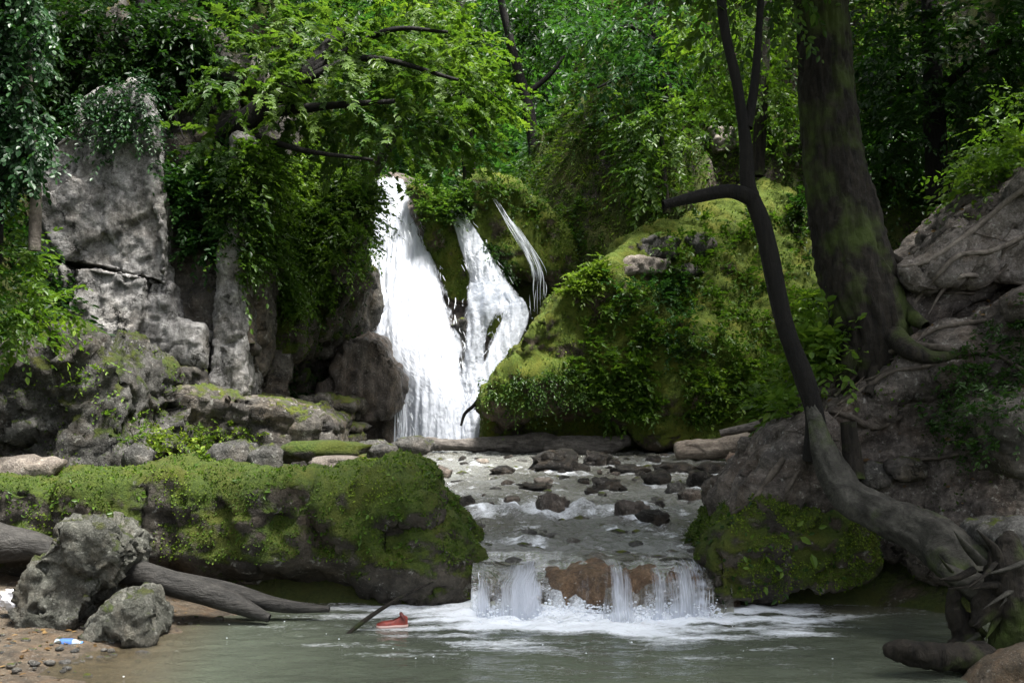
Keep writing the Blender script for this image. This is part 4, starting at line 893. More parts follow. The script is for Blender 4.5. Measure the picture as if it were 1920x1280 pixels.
# the thin leaning tree in front
lt = thing('leaning_tree', P(1530, 760, 7.7), 'slender black leaning tree with a short side stub', 'tree')
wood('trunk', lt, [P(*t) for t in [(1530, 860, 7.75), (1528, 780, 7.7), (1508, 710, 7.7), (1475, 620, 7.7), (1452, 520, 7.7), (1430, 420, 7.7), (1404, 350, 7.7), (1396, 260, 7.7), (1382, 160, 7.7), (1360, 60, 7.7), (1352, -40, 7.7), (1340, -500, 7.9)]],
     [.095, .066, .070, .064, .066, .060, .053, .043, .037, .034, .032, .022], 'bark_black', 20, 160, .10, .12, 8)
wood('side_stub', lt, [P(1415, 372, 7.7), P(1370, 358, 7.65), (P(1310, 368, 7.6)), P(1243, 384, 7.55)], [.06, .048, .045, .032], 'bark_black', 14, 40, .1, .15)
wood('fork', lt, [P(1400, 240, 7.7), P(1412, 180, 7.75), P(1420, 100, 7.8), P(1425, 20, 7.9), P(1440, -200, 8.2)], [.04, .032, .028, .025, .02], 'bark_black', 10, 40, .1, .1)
foliage('crown', blob_sprays([(1420, -30, 8.4, 130, 110, .7), (1300, -160, 8.2, 200, 110, .9), (1500, -250, 8.5, 260, 150, 1.0), (1330, 10, 9.2, 60, 90, .4)], 75, .38, 10, .085), MAT['leaf'], lt, kind='stuff')
# the dead trunk that leans from the tree foot into the pool
V, F = tube([P(*t) for t in [(1512, 705, 7.71), (1526, 780, 7.66), (1550, 860, 7.55), (1595, 930, 7.4), (1660, 965, 7.2), (1730, 1000, 7.0), (1790, 1045, 6.75), (1850, 1100, 6.45)]], [.03, .045, .09, .12, .125, .135, .15, .13], 36, 240, .16, 16, .22)
mesh_obj('fallen_trunk', V, F, MAT['deadwood'], label='smooth grey dead trunk slanting from the tree foot to the pool', cat='log')
V, F = tube([P(*t) for t in [(1590, 790, 7.75), (1596, 850, 7.75), (1600, 900, 7.7)]], [.05, .055, .07], 12, 40, .2, 7, .2)
mesh_obj('broken_stump', V, F, MAT['bark'], label='short broken yellowish stump right behind the fallen trunk', cat='stump')
# gnarled driftwood and stones at the right edge
gn = thing('gnarled_driftwood', P(1820, 1200, 6.3), 'gnarled root wad of driftwood at the right water edge', 'driftwood')
rs = np.random.RandomState(31)
for k, (pts, r) in enumerate([([(1765, 1062, 6.35), (1800, 1085, 6.3), (1850, 1110, 6.3), (1900, 1130, 6.3)], (.015, .05, .075, .08)), ([(1895, 1000, 6.25), (1885, 1080, 6.2), (1905, 1160, 6.2), (1880, 1225, 6.2)], (.03, .10, .11, .06)),
                              ([(1788, 1100, 6.3), (1795, 1150, 6.3), (1815, 1200, 6.3), (1770, 1228, 6.25)], (.02, .05, .07, .02)), ([(1960, 1080, 6.25), (1870, 1120, 6.2), (1825, 1172, 6.15)], (.09, .085, .02))]):
    V, F = gnarl([P(*t) for t in pts], r, vox=.014, amp=.55, k=k*5.0, fr=1.3)
    mesh_obj('root_arm', V, F, MAT['deadwood' if k in (0,) else 'bark'], parent=gn)
for k in range(16):
    a = P(rs.uniform(1790, 1940), rs.uniform(1040, 1220), rs.uniform(6.05, 6.3)); d = unit(np.array([-rs.uniform(.2, 1), -rs.uniform(0, .5), rs.normal()*.55])); L = rs.uniform(.12, .38); r = rs.uniform(.010, .032)
    b = a+d*L*.5+rs.normal(size=3)*.012; c = a+d*L+rs.normal(size=3)*.015; c[2] = max(c[2], .02)
    V, F = tube([a, b, c], [r, r*.75, r*.08], 7, 22, .3, 12, .35, rs.uniform(.5, 1), k*1.3)
    mesh_obj('splinter', V, F, MAT['deadwood' if k % 3 == 0 else 'bark'], parent=gn)
V, F = gnarl([P(*t) for t in [(1662, 1216, 6.0), (1700, 1224, 6.0), (1760, 1230, 6.0), (1850, 1235, 6.1)]], [.02, .055, .065, .09], vox=.013, amp=.6, k=3.0, fr=1.3)
mesh_obj('cut_log', V, F, MAT['bark'], label='dark broken log end jutting into the pool at right', cat='log')
V, F = lump([ex([(1885, 770), (1930, 755), (2000, 760), (2000, 900), (1920, 890), (1880, 830)], 6.9, 7.6)], .03, 5, [nz(2, .06), strata(9, .02, .5), nr(5, .02)])
rock('banded_boulder', V, F, 'cliff_dark', 'curved banded rock cut by the right edge of the picture')
V, F = lump([ex([(1880, 1010), (1935, 985), (2000, 990), (2000, 1060), (1900, 1055)], 6.3, 6.9)], .03, 5, [nz(3, .05), nr(6, .02)])
rock('edge_rock', V, F, 'rock', 'small rock above the driftwood at the right edge')
# logs
V, F = tube([P(*t) for t in [(200, 1060, 7.5), (260, 1075, 7.45), (330, 1095, 7.4), (420, 1122, 7.4), (505, 1158, 7.35)]], [.095, .095, .09, .08, .03], 20, 90, .06, 6, .12)
V2, F2 = tube([P(*t) for t in [(330, 1088, 7.5), (430, 1108, 7.5), (520, 1134, 7.5), (618, 1142, 7.5)]], [.06, .06, .05, .022], 14, 60, .08, 6, .1, seed=4)
V, F = join([(V, F), (V2, F2)]); mesh_obj('black_log', V, F, MAT['charred'], label='black waterlogged log lying before the mossy ledge', cat='log')
V, F = tube([P(*t) for t in [(-60, 1010, 7.9), (10, 1020, 7.9), (70, 1025, 7.9), (130, 1050, 7.8)]], [.16, .14, .11, .08], 16, 50, .08, 6, .15)
mesh_obj('dark_log', V, F, MAT['charred'], label='dark log stub behind the grey boulder at left', cat='log')
V, F = gnarl([P(*t) for t in [(778, 828, 18.2), (850, 834, 18.2), (930, 834, 18.2), (1010, 830, 18.3), (1060, 838, 18.3)]], [.05, .09, .12, .14, .11], vox=.025, amp=.6, k=1.0, fr=.6)
mesh_obj('barrier_log', V, F, MAT['greylog'], label='long dark log across the stream below the fall, left piece', cat='log', group='logs across the stream')
V, F = gnarl([P(*t) for t in [(1020, 840, 18.1), (1070, 833, 18.1), (1130, 835, 18.1), (1180, 826, 18.1)]], [.09, .15, .14, .06], vox=.025, amp=.7, k=6.0, fr=.6)
mesh_obj('barrier_log', V, F, MAT['greylog'], label='pale topped log butting the right end of the long dark log', cat='log', group='logs across the stream')
V, F = gnarl([P(*t) for t in [(1270, 848, 16.6), (1330, 842, 16.6), (1400, 834, 16.5), (1465, 832, 16.4)]], [.10, .15, .17, .15], vox=.025, amp=.6, k=2.0, fr=.6)
mesh_obj('pale_log', V, F, MAT['driftwood'], label='thick pale barked log on the right shore of the stream', cat='log')
V, F = tube([P(*t) for t in [(1350, 812, 16.8), (1410, 800, 16.7), (1460, 788, 16.6), (1510, 786, 16.5)]], [.05, .07, .08, .07], 12, 50, .1, 6, .2, seed=5)
mesh_obj('upper_log', V, F, MAT['greylog'], label='thinner grey log lying above the thick pale log', cat='log')
V, F = tube([P(*t) for t in [(640, 1198, 7.05), (690, 1158, 7.2), (750, 1120, 7.4), (812, 1090, 7.6)]], [.014, .016, .013, .007], 8, 40, .05, 6, .1)
mesh_obj('bare_stick', V, F, MAT['bark'], label='thin bare stick slanting out of the pool beside the mossy ledge', cat='stick')
V, F = tube([P(*t) for t in [(864, 798, 19.2), (872, 775, 19.2), (892, 756, 19.1), (912, 722, 19.0)]], [.02, .03, .035, .02], 8, 30, .05, 6, .1)
mesh_obj('drift_branch', V, F, MAT['bark_black'], label='curved dark branch hanging at the foot of the waterfall', cat='branch')

# ------------------------------------------------------------------ foreground boulders, shore stones, litter
V, F = lump([ex([(22, 1150), (45, 1080), (75, 1035), (95, 1000), (140, 985), (195, 992), (228, 1020), (242, 1050), (215, 1085), (165, 1130), (125, 1185), (40, 1185)], 6.95, 7.7, s=.8)], 0.02, 5, [nz(1.4, .05), facets(2.2, .05, 1.0), facets(6, .02, .9), facets(14, .008, .8), nz(20, .004)])
rock('grey_boulder', V, F, 'boulder', 'big angular grey boulder with lichen at the left shore', 'boulder')
V, F = lump([ex([(130, 1200), (160, 1160), (205, 1135), (255, 1120), (270, 1150), (288, 1192), (280, 1215), (150, 1215)], 6.75, 7.2, s=.85)], 0.018, 4, [nz(2.5, .03), facets(4, .035, 1.0), facets(10, .014, .9), nz(20, .004)])
rock('wedge_boulder', V, F, 'boulder', 'small pale topped mossy boulder in front of the grey boulder', 'boulder')
SHORE = [(360, 885, 40, 30, 9.6, 'pink', 'pinkish pointed stone standing on the mossy ledge'), (440, 868, 90, 40, 10.6, 'rock', 'lumpy grey green stone on the ledge behind the pink stone'), (500, 878, 60, 42, 10.2, 'rock', 'upright grey stone near the middle of the ledge top'),
 (410, 888, 36, 10, 9.4, 'pale', 'flat white stone on the front of the ledge top'), (640, 872, 110, 16, 9.8, 'pale', 'pale flat stone slab on the ledge behind the dark root'), (600, 858, 150, 30, 11.0, 'mossrock', 'low moss topped slab behind the ledge'),
 (720, 858, 60, 26, 12.0, 'rock', 'grey stone at the stream side of the ledge'), (775, 846, 70, 26, 13.5, 'rock', 'dark cluster stone near the left end of the long log'), (50, 890, 120, 36, 9.6, 'pale', 'flat grey slab lying on the far left of the ledge'),
 (260, 872, 50, 40, 10.2, 'rock', 'brownish stone below the weathered outcrop'), (700, 845, 60, 20, 14.0, 'rock', 'flat stone beneath the dark hollow of the dome'), (560, 880, 30, 14, 9.5, 'wetdark', 'small dark stone on the ledge top'),
 (18, 1150, 60, 40, 7.3, 'pale', 'pale stone behind the litter at the left edge'), (1640, 905, 60, 36, 8.1, 'rock', 'grey stone lodged on the bank behind the fallen trunk'), (1700, 890, 70, 30, 8.0, 'cliff_dark', 'layered dark stone on the bank right of the stump')]
for k, (u, v, w, h, y, m, lab) in enumerate(SHORE):
    wm, hm = w/FPX*y, h/FPX*y; V, F = stone_mesh(wm, wm*.7, hm*1.1, 40+k, .25)
    o = bpy.data.objects.new('shore_stone', make_mesh('shore_stone', V, F, MAT[m])); COL.objects.link(o); o.location = P(u, v, y); tag(o, lab, 'stone', 'stones along the shore')
# red shoe floating in the pool
def shoe():
    t = thing('red_shoe', P(735, 1172, 7.32), 'red rubber shoe half floating in the pool by the stick', 'shoe')
    b = WORLD[t.name]; n = 26
    s = np.linspace(0, 1, n); L = .23
    hw = np.interp(s, [0, .12, .4, .7, .92, 1], [.02, .036, .032, .042, .036, .012]); top = np.interp(s, [0, .15, .35, .5, .8, 1], [.055, .075, .05, .035, .03, .012])
    ang = np.linspace(0, np.pi, 13); V = []
    for i in range(n):
        for a in ang: V.append(((s[i]-.5)*L, -np.cos(a)*hw[i], .005+np.sin(a)**.7*top[i]))
    V = np.array(V); F = np.array([[i*13+j, i*13+j+1, (i+1)*13+j+1, (i+1)*13+j] for i in range(n-1) for j in range(12) if not (3 <= i <= 11 and 4 <= j <= 7)])
    Rz = np.array([[.97, -.2, 0], [.2, .97, 0], [0, 0, 1]])@np.diag([-1.0, -1.0, 1.0]); V = V@Rz.T
    mesh_obj('upper', V+b, F, plainmat('red_rubber', (0.30, 0.045, 0.03), .5, .7, 40), parent=t)
    S = np.array([((s[i]-.5)*L*1.03, e*hw[i]*1.12, z) for z in (-.012, .008) for i in range(n) for e in (-1, 1)])@Rz.T; m = 2*n
    SF = [[2*i, 2*i+1, 2*i+3, 2*i+2] for i in range(n-1)]+[[m+2*i, m+2*i+2, m+2*i+3, m+2*i+1] for i in range(n-1)]+[[2*i, 2*i+2, m+2*i+2, m+2*i] for i in range(n-1)]+[[2*i+1, m+2*i+1, m+2*i+3, 2*i+3] for i in range(n-1)]
    mesh_obj('sole', S+b, np.array(SF), plainmat('pale_rubber', (0.62, 0.42, 0.38), .5, .2), parent=t)
    V, F = tube([b+np.array(q)@Rz.T for q in [(-.09, -.034, .045), (-.07, -.030, .078), (-.07, .030, .078), (-.09, .034, .045)]], [.014]*4, 8, 20, 0, 1, 0)
    mesh_obj('strap', V, F, plainmat('dull_red_rubber', (0.16, 0.04, 0.035), .45, .3), parent=t)
shoe()
def bottle():
    t = thing('plastic_bottle', P(128, 1214, 6.7), 'clear plastic bottle with blue label at the left water edge', 'bottle')
    b = WORLD[t.name]+np.array([0, 0, .03])
    V, F = tube([b+np.array([x, .02*x, 0]) for x in (-.085, -.075, -.02, .04, .07, .085)], [.026, .032, .032, .030, .018, .012], 16, 40, .0, 6, .05)
    mesh_obj('body', V, F, plainmat('clear_plastic', (0.55, 0.68, 0.80), .12, .1, alpha=.5), parent=t)
    V, F = tube([b+np.array([x, .02*x, 0]) for x in (-.05, -.02, .02, .035)], [.0335]*4, 16, 16, 0, 6, .03)
    mesh_obj('paper_label', V, F, plainmat('blue_print', (0.07, 0.16, 0.42), .4, .5, 60), parent=t)
    V, F = tube([b+np.array([x, .02*x, 0]) for x in (.084, .092, .10)], [.014]*3, 12, 8, 0, 6, 0)
    mesh_obj('cap', V, F, plainmat('blue_cap', (0.10, 0.24, 0.5), .35, .1), parent=t)
bottle()
V, F = stone_mesh(.12, .09, .085, 77, .5); mesh_obj('crumpled_paper', V+P(22, 1128, 7.1), F, plainmat('white_paper', (0.75, 0.75, 0.78), .6, .15), label='crumpled white scrap of litter beside the grey boulder', cat='litter', smooth=False)

#=FOLIAGE=
# ------------------------------------------------------------------ moss and low growth on the rocks
def moss_on(name, VF, n, size, label, mat='mossleaf', accept=None, kind='tuft', **kw):
    f = (lambda p, nn: facing(p, nn) & (nn[:, 2] > -.35) & (accept(p, nn) if accept else True))
    foliage(name, tufts(*VF, n, size, f, kind, **kw), MAT[mat], kind='stuff', label=label, cat='moss')
patch = lambda lo, fr=1.3, off=0.0: (lambda p, nn: fbm(p*fr+off, 3)+.25*nn[:, 2] > lo)
moss_on('moss', ML, 150000, .021, 'thick green moss and tiny leaves coating the foreground ledge', accept=lambda p, nn: (fbm(p*1.3, 3)+.25*nn[:, 2]+.5*sstep(.05, .6, p[:, 2]) > .12) & (fbm(p*6, 2) > -.2))
moss_on('creeping_plants', ML, 20000, .042, 'small leafy creepers on the front of the mossy ledge', 'leaf_bright', kind='oval', base=-.1, accept=lambda p, nn: (fbm(p*1.3+5, 3)+sstep(-2.6, -1.2, p[:, 0])*.45 > .25) & (fbm(p*5+9, 2) > .0) & (p[:, 2] > .35))
moss_on('moss', MM, 45000, .020, 'moss coating the mound at the right end of the cascade', 'mossleaf', accept=patch(-.05, 2.0))
moss_on('creeping_plants', MM, 900, .045, 'dark leafy creepers over the right mossy mound', 'leaf_dark', kind='oval', base=.2)
moss_on('moss', HU, 90000, .042, 'olive moss and small leaves coating the big hump', accept=lambda p, nn: (fbm(p*1.2, 3)+.3*nn[:, 2] > .02) & (fbm(p*5, 2) > -.3))
moss_on('moss', SH, 30000, .05, 'olive moss coating the shoulder beside the waterfall top', accept=patch(-.1))
moss_on('moss', RB, 8000, .05, 'moss on the rib between the two falls')
moss_on('moss', LW, 40000, .06, 'dark moss over the rock wall left of the fall', 'leaf_dark', base=.2)
moss_on('moss', BB, 9000, .03, 'moss and small leaves on the weathered outcrop', accept=patch(.08, 1.6))
moss_on('moss', MB1, 9000, .035, 'dark green moss on the hanging bulge', 'mossleaf', accept=patch(-.2), base=-.2)
moss_on('moss', BK, 26000, .03, 'thin moss and seedlings on the right bank', 'mossleaf', accept=lambda p, nn: (fbm(p*1.2+3, 3) > .12) & (uv_of(p)[:, 1] > 560) & (p[:, 0] > 2.9), base=-.3)

# low plants placed where the ground carries them
def plant(name, label, spots, mat, L=.35, m=10, ls=.08, nsp=9, kind='oval', droop=.35, cat_='plant', group=None, up=.6, wide=1.0, base=0.0, spread=.7):
    O, Dd = [], []; base_p = None
    for (u, v) in spots:
        p, n = hit(u, v)
        if base_p is None: base_p = p
        O.append(np.repeat(p[None], nsp, 0)+rv(nsp, .06)); d = n[None]*.7+np.array([0, 0, up])+rv(nsp, spread); Dd.append(d)
    O, Dd = np.concatenate(O), np.concatenate(Dd)
    t = thing(name, base_p, label, cat_, group)
    foliage('leaves', sprays(O, Dd, L*RS.uniform(.6, 1.3, len(O)), m, ls, droop, kind, wide=wide, base=base), MAT[mat], t, kind='stuff')
    return t
def scatter_px(poly, n):
    us = [q[0] for q in poly]; vs = [q[1] for q in poly]; out = []
    while len(out) < n:
        pt = np.stack([RS.uniform(min(us), max(us), 200), RS.uniform(min(vs), max(vs), 200)], 1); out += [tuple(q) for q in pt[in_poly(pt, poly)]]
    return out[:n]
H_G = 'low plants on the mossy hump'
plant('leafy_creeper', 'dense leafy creeper covering the left face of the mossy hump', scatter_px([(1070, 640), (1120, 560), (1200, 540), (1240, 640), (1200, 740), (1110, 780), (1060, 700)], 75), 'leaf_bright', .26, 8, .095, 5, base=-.15, group=H_G)
plant('leafy_creeper', 'dark ferny creeper below the pale crest stones', scatter_px([(1130, 520), (1300, 520), (1330, 640), (1260, 680), (1200, 620)], 50), 'leaf_cool', .32, 11, .07, 5, group=H_G)
plant('leafy_creeper', 'bright leafy plant above the dark hollow of the hump', scatter_px([(1110, 700), (1210, 690), (1240, 770), (1200, 800), (1110, 770)], 60), 'leaf_bright', .32, 9, .11, 5, group=H_G)
plant('leafy_creeper', 'mixed greenery on the middle of the hump under the slope', scatter_px([(1240, 540), (1230, 450), (1330, 405), (1480, 400), (1490, 640), (1400, 720), (1260, 720)], 170), 'leaf_bright', .30, 8, .085, 4, base=-.25, group=H_G)
plant('leafy_creeper', 'bright low plants behind the thick pale log', scatter_px([(1290, 700), (1480, 660), (1500, 780), (1380, 800), (1290, 790)], 120), 'leaf_bright', .28, 8, .085, 5, group=H_G)
plant('leafy_creeper', 'light green leaves between the two dark trunks', scatter_px([(1490, 560), (1570, 560), (1570, 690), (1545, 720), (1490, 640)], 60), 'leaf_bright', .4, 9, .09, 7, group=H_G)
plant('grass_tuft', 'yellow green grassy fringe on the upper edge of the hump', scatter_px([(1060, 545), (1120, 500), (1150, 505), (1090, 560)], 60), 'grass', .25, 7, .09, 4, kind='oval', group=H_G)
plant('leafy_creeper', 'small leaves hanging along the dark overhang of the hump', scatter_px([(920, 720), (1080, 690), (1100, 740), (1000, 770), (910, 760)], 80), 'leaf', .25, 8, .06, 5, droop=.8, group=H_G)
F_G = 'greenery around the waterfall'
plant('leafy_creeper', 'leafy creeper on the rock between the falls near their top', scatter_px([(770, 340), (860, 330), (890, 380), (850, 430), (800, 400)], 70), 'leaf', .4, 9, .10, 5, group=F_G)
plant('leafy_creeper', 'small green plants on top of the mossy shoulder', scatter_px([(860, 330), (960, 335), (1050, 400), (1000, 420), (900, 370)], 40), 'leaf', .22, 7, .07, 4, group=F_G)
plant('leafy_creeper', 'plants hanging right of the middle fall', scatter_px([(890, 440), (950, 470), (975, 560), (940, 540)], 40), 'leaf_dark', .25, 8, .07, 5, droop=.7, base=.2, group=F_G)
plant('shrub', 'dense small leaved shrub covering the wall left of the fall', scatter_px([(440, 420), (690, 420), (690, 470), (620, 560), (560, 600), (500, 540), (440, 520)], 190), 'leaf_bright', .42, 11, .075, 7, droop=.6, base=-.2, group=F_G)
plant('shrub', 'bright upper shrub overhanging the waterfall lip at left', scatter_px([(560, 280), (690, 300), (700, 400), (640, 430), (560, 400)], 130), 'leaf', .5, 11, .085, 7, base=.15, droop=.5, group=F_G)
plant('shrub', 'yellowish leafy bush beside the pale rock column', scatter_px([(450, 290), (560, 290), (570, 420), (470, 440)], 100), 'leaf_bright', .5, 10, .09, 6, droop=.5, group=F_G)
plant('shrub', 'dark leaves around the pale rock column', scatter_px([(320, 340), (430, 300), (430, 470), (340, 480)], 70), 'leaf_cool', .5, 10, .10, 6, droop=.4, group=F_G)
plant('leafy_creeper', 'leaf sprays hanging over the middle of the pale rock column', scatter_px([(405, 330), (475, 330), (470, 430), (420, 440)], 34), 'leaf', .4, 10, .09, 5, droop=.6, group=F_G)
L_G = 'plants at the left edge'
lb = [(0, 470), (40, 440), (20, 520), (60, 530), (90, 590), (30, 600), (70, 620), (110, 625), (-20, 560), (-30, 640), (20, 650)]
t = thing('bright_shrub', P(20, 650, 9.8), 'bright green leafy shrub at the left edge above the outcrop', 'shrub', L_G)
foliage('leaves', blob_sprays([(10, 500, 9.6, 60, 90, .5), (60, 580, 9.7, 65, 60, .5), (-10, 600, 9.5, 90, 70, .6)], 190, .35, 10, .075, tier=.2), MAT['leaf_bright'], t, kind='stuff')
plant('leafy_creeper', 'small light plants in the crevice right of the outcrop', [(180, 700), (200, 720), (160, 710), (240, 800), (230, 830), (215, 770), (255, 820)], 'leaf_bright', .28, 8, .05, 6, group=L_G)
plant('leafy_creeper', 'moss and leaves at the foot of the ledge wall', scatter_px([(260, 830), (430, 800), (520, 830), (400, 850), (270, 850)], 40), 'mossleaf', .16, 8, .05, 6, group=L_G)
plant('ivy', 'sparse ivy sprigs across the top of the pale cliff', scatter_px([(100, 270), (120, 160), (200, 130), (300, 150), (310, 330), (280, 330), (270, 260), (190, 300), (160, 240)], 150), 'ivy', .34, 9, .06, 4, droop=.7, group=L_G)
# single broad leaves on the right mound
bp = thing('broad_leaved_plant', hit(1490, 1010)[0], 'plant with single broad pale leaves on the right mossy mound', 'plant')
for (u, v, s, a) in [(1500, 1005, .10, -.6), (1515, 1040, .12, -1.3), (1475, 1015, .08, 2.6), (1440, 1060, .07, 2.2), (1394, 1035, .06, -1.2), (1455, 1055, .07, -.5), (1400, 1070, .06, 3.0), (1485, 985, .07, .8), (1525, 985, .07, .3), (1430, 1090, .07, -1.4), (1462, 1070, .06, -2.0), (1410, 1012, .05, 1.2)]:
    p, n = hit(u, v); V, F, R = leaves((p+n*.05)[None], np.array([[math.cos(a), -.3, math.sin(a)*.9]]), (n+np.array([0, -.3, .5]))[None], np.array([s]), np.array([RS.uniform(.5, 1)]), 'oval')
    foliage('leaf', (V, F, R), MAT['leaf_bright'], bp)

# ------------------------------------------------------------------ trees of the gorge
def tree(name, label, trunk, limbs, blobs, mat, leafmat_, L, m, ls, per, kind='oval', group='trees of the gorge', tier=.35, droop=.3, base=0.0, cat_='tree', shell=.45):
    b = P(*trunk[0][:3]); t = thing(name, b, label, cat_, group)
    wood('trunk', t, [P(*q[:3]) for q in trunk], [q[3] for q in trunk], mat, 16, 60, .08, .1)
    for k, l in enumerate(limbs): wood('limb', t, [P(*q[:3]) for q in l], [q[3] for q in l], mat, 8, 30, .08, .1, seed=k*2.0)
    foliage('crown', blob_sprays(blobs, per, L, m, ls, kind, tier, droop, base, shell), MAT[leafmat_], t, kind='stuff')
    return t
tree('overhanging_maple', 'maple with a dark slanting trunk spreading over the waterfall top', [(330, 330, 15.2, .22), (400, 270, 15.1, .2), (480, 215, 15.0, .18), (560, 150, 15.0, .13), (640, 60, 15.2, .09)],
     [[(480, 215, 15, .09), (600, 200, 14.6, .06), (740, 190, 14.4, .03)], [(520, 180, 15, .08), (680, 110, 14.8, .05), (860, 150, 14.6, .02)], [(440, 240, 15, .07), (560, 280, 14.5, .04), (700, 300, 14.5, .02)], [(560, 150, 15, .07), (720, 60, 15, .04), (840, 60, 15, .02)]],
     [(470, 170, 14.6, 110, 60, .9), (610, 190, 14.8, 110, 55, .8), (700, 245, 15.2, 110, 50, .8), (640, 120, 15.2, 130, 70, 1.0), (540, 70, 15.4, 130, 80, 1.0), (720, 60, 16, 120, 80, 1.0), (790, 130, 15.6, 110, 60, .9), (760, 210, 15.4, 90, 50, .8), (430, 250, 14.4, 60, 40, .6)],
     'bark_black', 'leaf', .58, 12, .125, 46, 'maple', base=.2)
tree('bright_maple', 'sunlit yellow green maple sprays hanging right of the maple', [(700, 330, 19, .10), (760, 200, 18.5, .09), (800, 60, 18, .08), (820, -60, 18, .05)], [[(780, 130, 18.3, .05), (860, 130, 17.8, .03), (940, 190, 17.4, .012)], [(790, 90, 18.3, .05), (850, 210, 17.6, .025), (900, 250, 17.4, .012)]],
     [(860, 130, 17.4, 70, 50, .8), (900, 180, 17.2, 60, 35, .7), (830, 60, 17.6, 60, 50, .8), (850, 230, 17.2, 60, 35, .6), (790, 20, 18, 70, 50, .8), (870, 270, 17.3, 40, 20, .4)], 'bark', 'leaf_bright', .6, 12, .12, 85, 'maple')
tree('far_tree', 'tall dim tree standing far back in the gorge centre', [(890, 520, 31, .24), (880, 330, 31, .2), (870, 150, 31, .18), (860, -60, 31, .15)], [], [(760, 60, 31, 110, 120, 2), (880, 60, 32, 110, 90, 2), (700, 150, 30, 90, 90, 2), (830, 170, 30, 80, 60, 1.5)], 'bark', 'leaf_cool', .9, 11, .2, 24)
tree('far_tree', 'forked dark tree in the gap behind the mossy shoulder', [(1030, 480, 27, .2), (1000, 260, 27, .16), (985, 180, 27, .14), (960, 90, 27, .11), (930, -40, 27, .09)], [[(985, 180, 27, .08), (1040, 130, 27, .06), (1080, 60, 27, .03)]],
     [(960, 30, 27.5, 110, 60, 1.5), (1040, 50, 28, 100, 80, 1.5), (920, 100, 29, 70, 60, 1.5), (980, 140, 29, 60, 50, 1)], 'bark_black', 'leaf_dark', .7, 11, .16, 26)
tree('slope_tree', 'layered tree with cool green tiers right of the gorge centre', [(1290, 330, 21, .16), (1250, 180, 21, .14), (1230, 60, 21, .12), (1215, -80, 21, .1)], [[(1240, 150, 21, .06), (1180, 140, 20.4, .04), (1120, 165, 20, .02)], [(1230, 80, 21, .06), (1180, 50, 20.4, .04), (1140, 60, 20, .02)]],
     [(1190, 60, 20.2, 90, 30, .9), (1170, 140, 20, 80, 26, .9), (1240, 20, 20.4, 80, 30, .9), (1240, 110, 20.6, 70, 28, .9), (1100, 50, 22, 60, 50, 1)], 'bark_black', 'leaf_cool', .65, 12, .13, 75, 'oval', tier=.5)
tree('slope_shrub', 'rounded leafy small tree on the slope above the mossy hump', [(1250, 400, 19.5, .07), (1245, 330, 19.5, .06), (1240, 250, 19.5, .04)], [], [(1240, 270, 19.2, 80, 80, .9), (1210, 330, 19, 50, 50, .7), (1280, 220, 19.4, 50, 40, .7), (1200, 230, 19.4, 50, 40, .7)], 'bark', 'leaf', .5, 11, .11, 90, tier=.25, base=.1, cat_='tree')
tree('sunlit_tree', 'bright green tree seen behind the slender leaning tree', [(1420, 330, 16, .1), (1430, 150, 16, .09), (1440, -50, 16, .07)], [], [(1430, 60, 15.5, 70, 90, .9), (1350, 110, 15.8, 60, 70, .9), (1460, 170, 15.6, 50, 60, .7), (1320, 40, 16, 60, 60, .8), (1400, 200, 16.4, 70, 40, .8)], 'bark', 'leaf_bright', .5, 11, .10, 85)
dk = tree('dark_tree', 'dark tree crowding the slope right of the big trunk', [(1760, 380, 15, .16), (1750, 180, 15, .14), (1740, -60, 15, .1)], [[(1750, 180, 15, .07), (1820, 120, 14.5, .05), (1880, 90, 14, .02)]], [(1700, 120, 15, 110, 90, 1.2), (1830, 80, 14.5, 110, 90, 1.2), (1760, 230, 15, 120, 70, 1.2), (1880, 190, 14.5, 80, 60, 1), (1660, 40, 15.5, 80, 70, 1), (1650, 250, 15.5, 60, 70, 1)], 'bark_black', 'leaf_dark', .5, 12, .11, 75)
D = []  # unseen foliage added overhead to darken the right slope
for c in ([7.2, 13.5, 9.4], [9.5, 12.5, 9.6], [6.4, 16.2, 10.6], [9.2, 15.8, 10.8], [11, 14, 10.5]):
    n = 240; O = np.array(c)+unit(rv(n))*np.array([2.0, 2.0, .9])*RS.uniform(.3, 1, n)[:, None]**.5
    D.append(sprays(O, (O-np.array(c))*np.array([1, 1, .3])+rv(n, .6), .6, 12, .16, .3))
foliage('added_shade_crown', cat(D), MAT['leaf_dark'], dk, kind='stuff')
ct = tree('cliff_top_tree', 'dark leafy tree rooted above the pale cliff', [(330, 260, 15.8, .14), (290, 140, 15.8, .12), (260, -60, 15.8, .1)], [[(290, 140, 15.8, .04), (230, 180, 15, .025), (180, 210, 14.6, .012)], [(280, 120, 15.8, .04), (320, 200, 14.8, .02), (345, 260, 14.6, .012)]], [(250, 60, 15.6, 130, 70, 1.2), (330, 140, 15.6, 90, 70, 1.0), (170, 110, 15.6, 70, 60, 1), (400, 60, 16, 110, 80, 1.2), (310, 230, 15.2, 60, 40, .6)], 'bark_black', 'leaf_dark', .5, 11, .10, 70)
D = []  # out-of-view clumps added above the cliff to darken the upper left
for c in ([-7.8, 14.5, 9.6], [-6, 17.6, 10.8], [-8.4, 12, 9.0], [-4.4, 19, 11.6]):
    n = 130; O = np.array(c)+unit(rv(n))*np.array([1.8, 1.8, .8])*RS.uniform(.3, 1, n)[:, None]**.5
    D.append(sprays(O, (O-np.array(c))*np.array([1, 1, .3])+rv(n, .6), .6, 12, .16, .3))
foliage('added_shade_crown', cat(D), MAT['leaf_dark'], ct, kind='stuff')
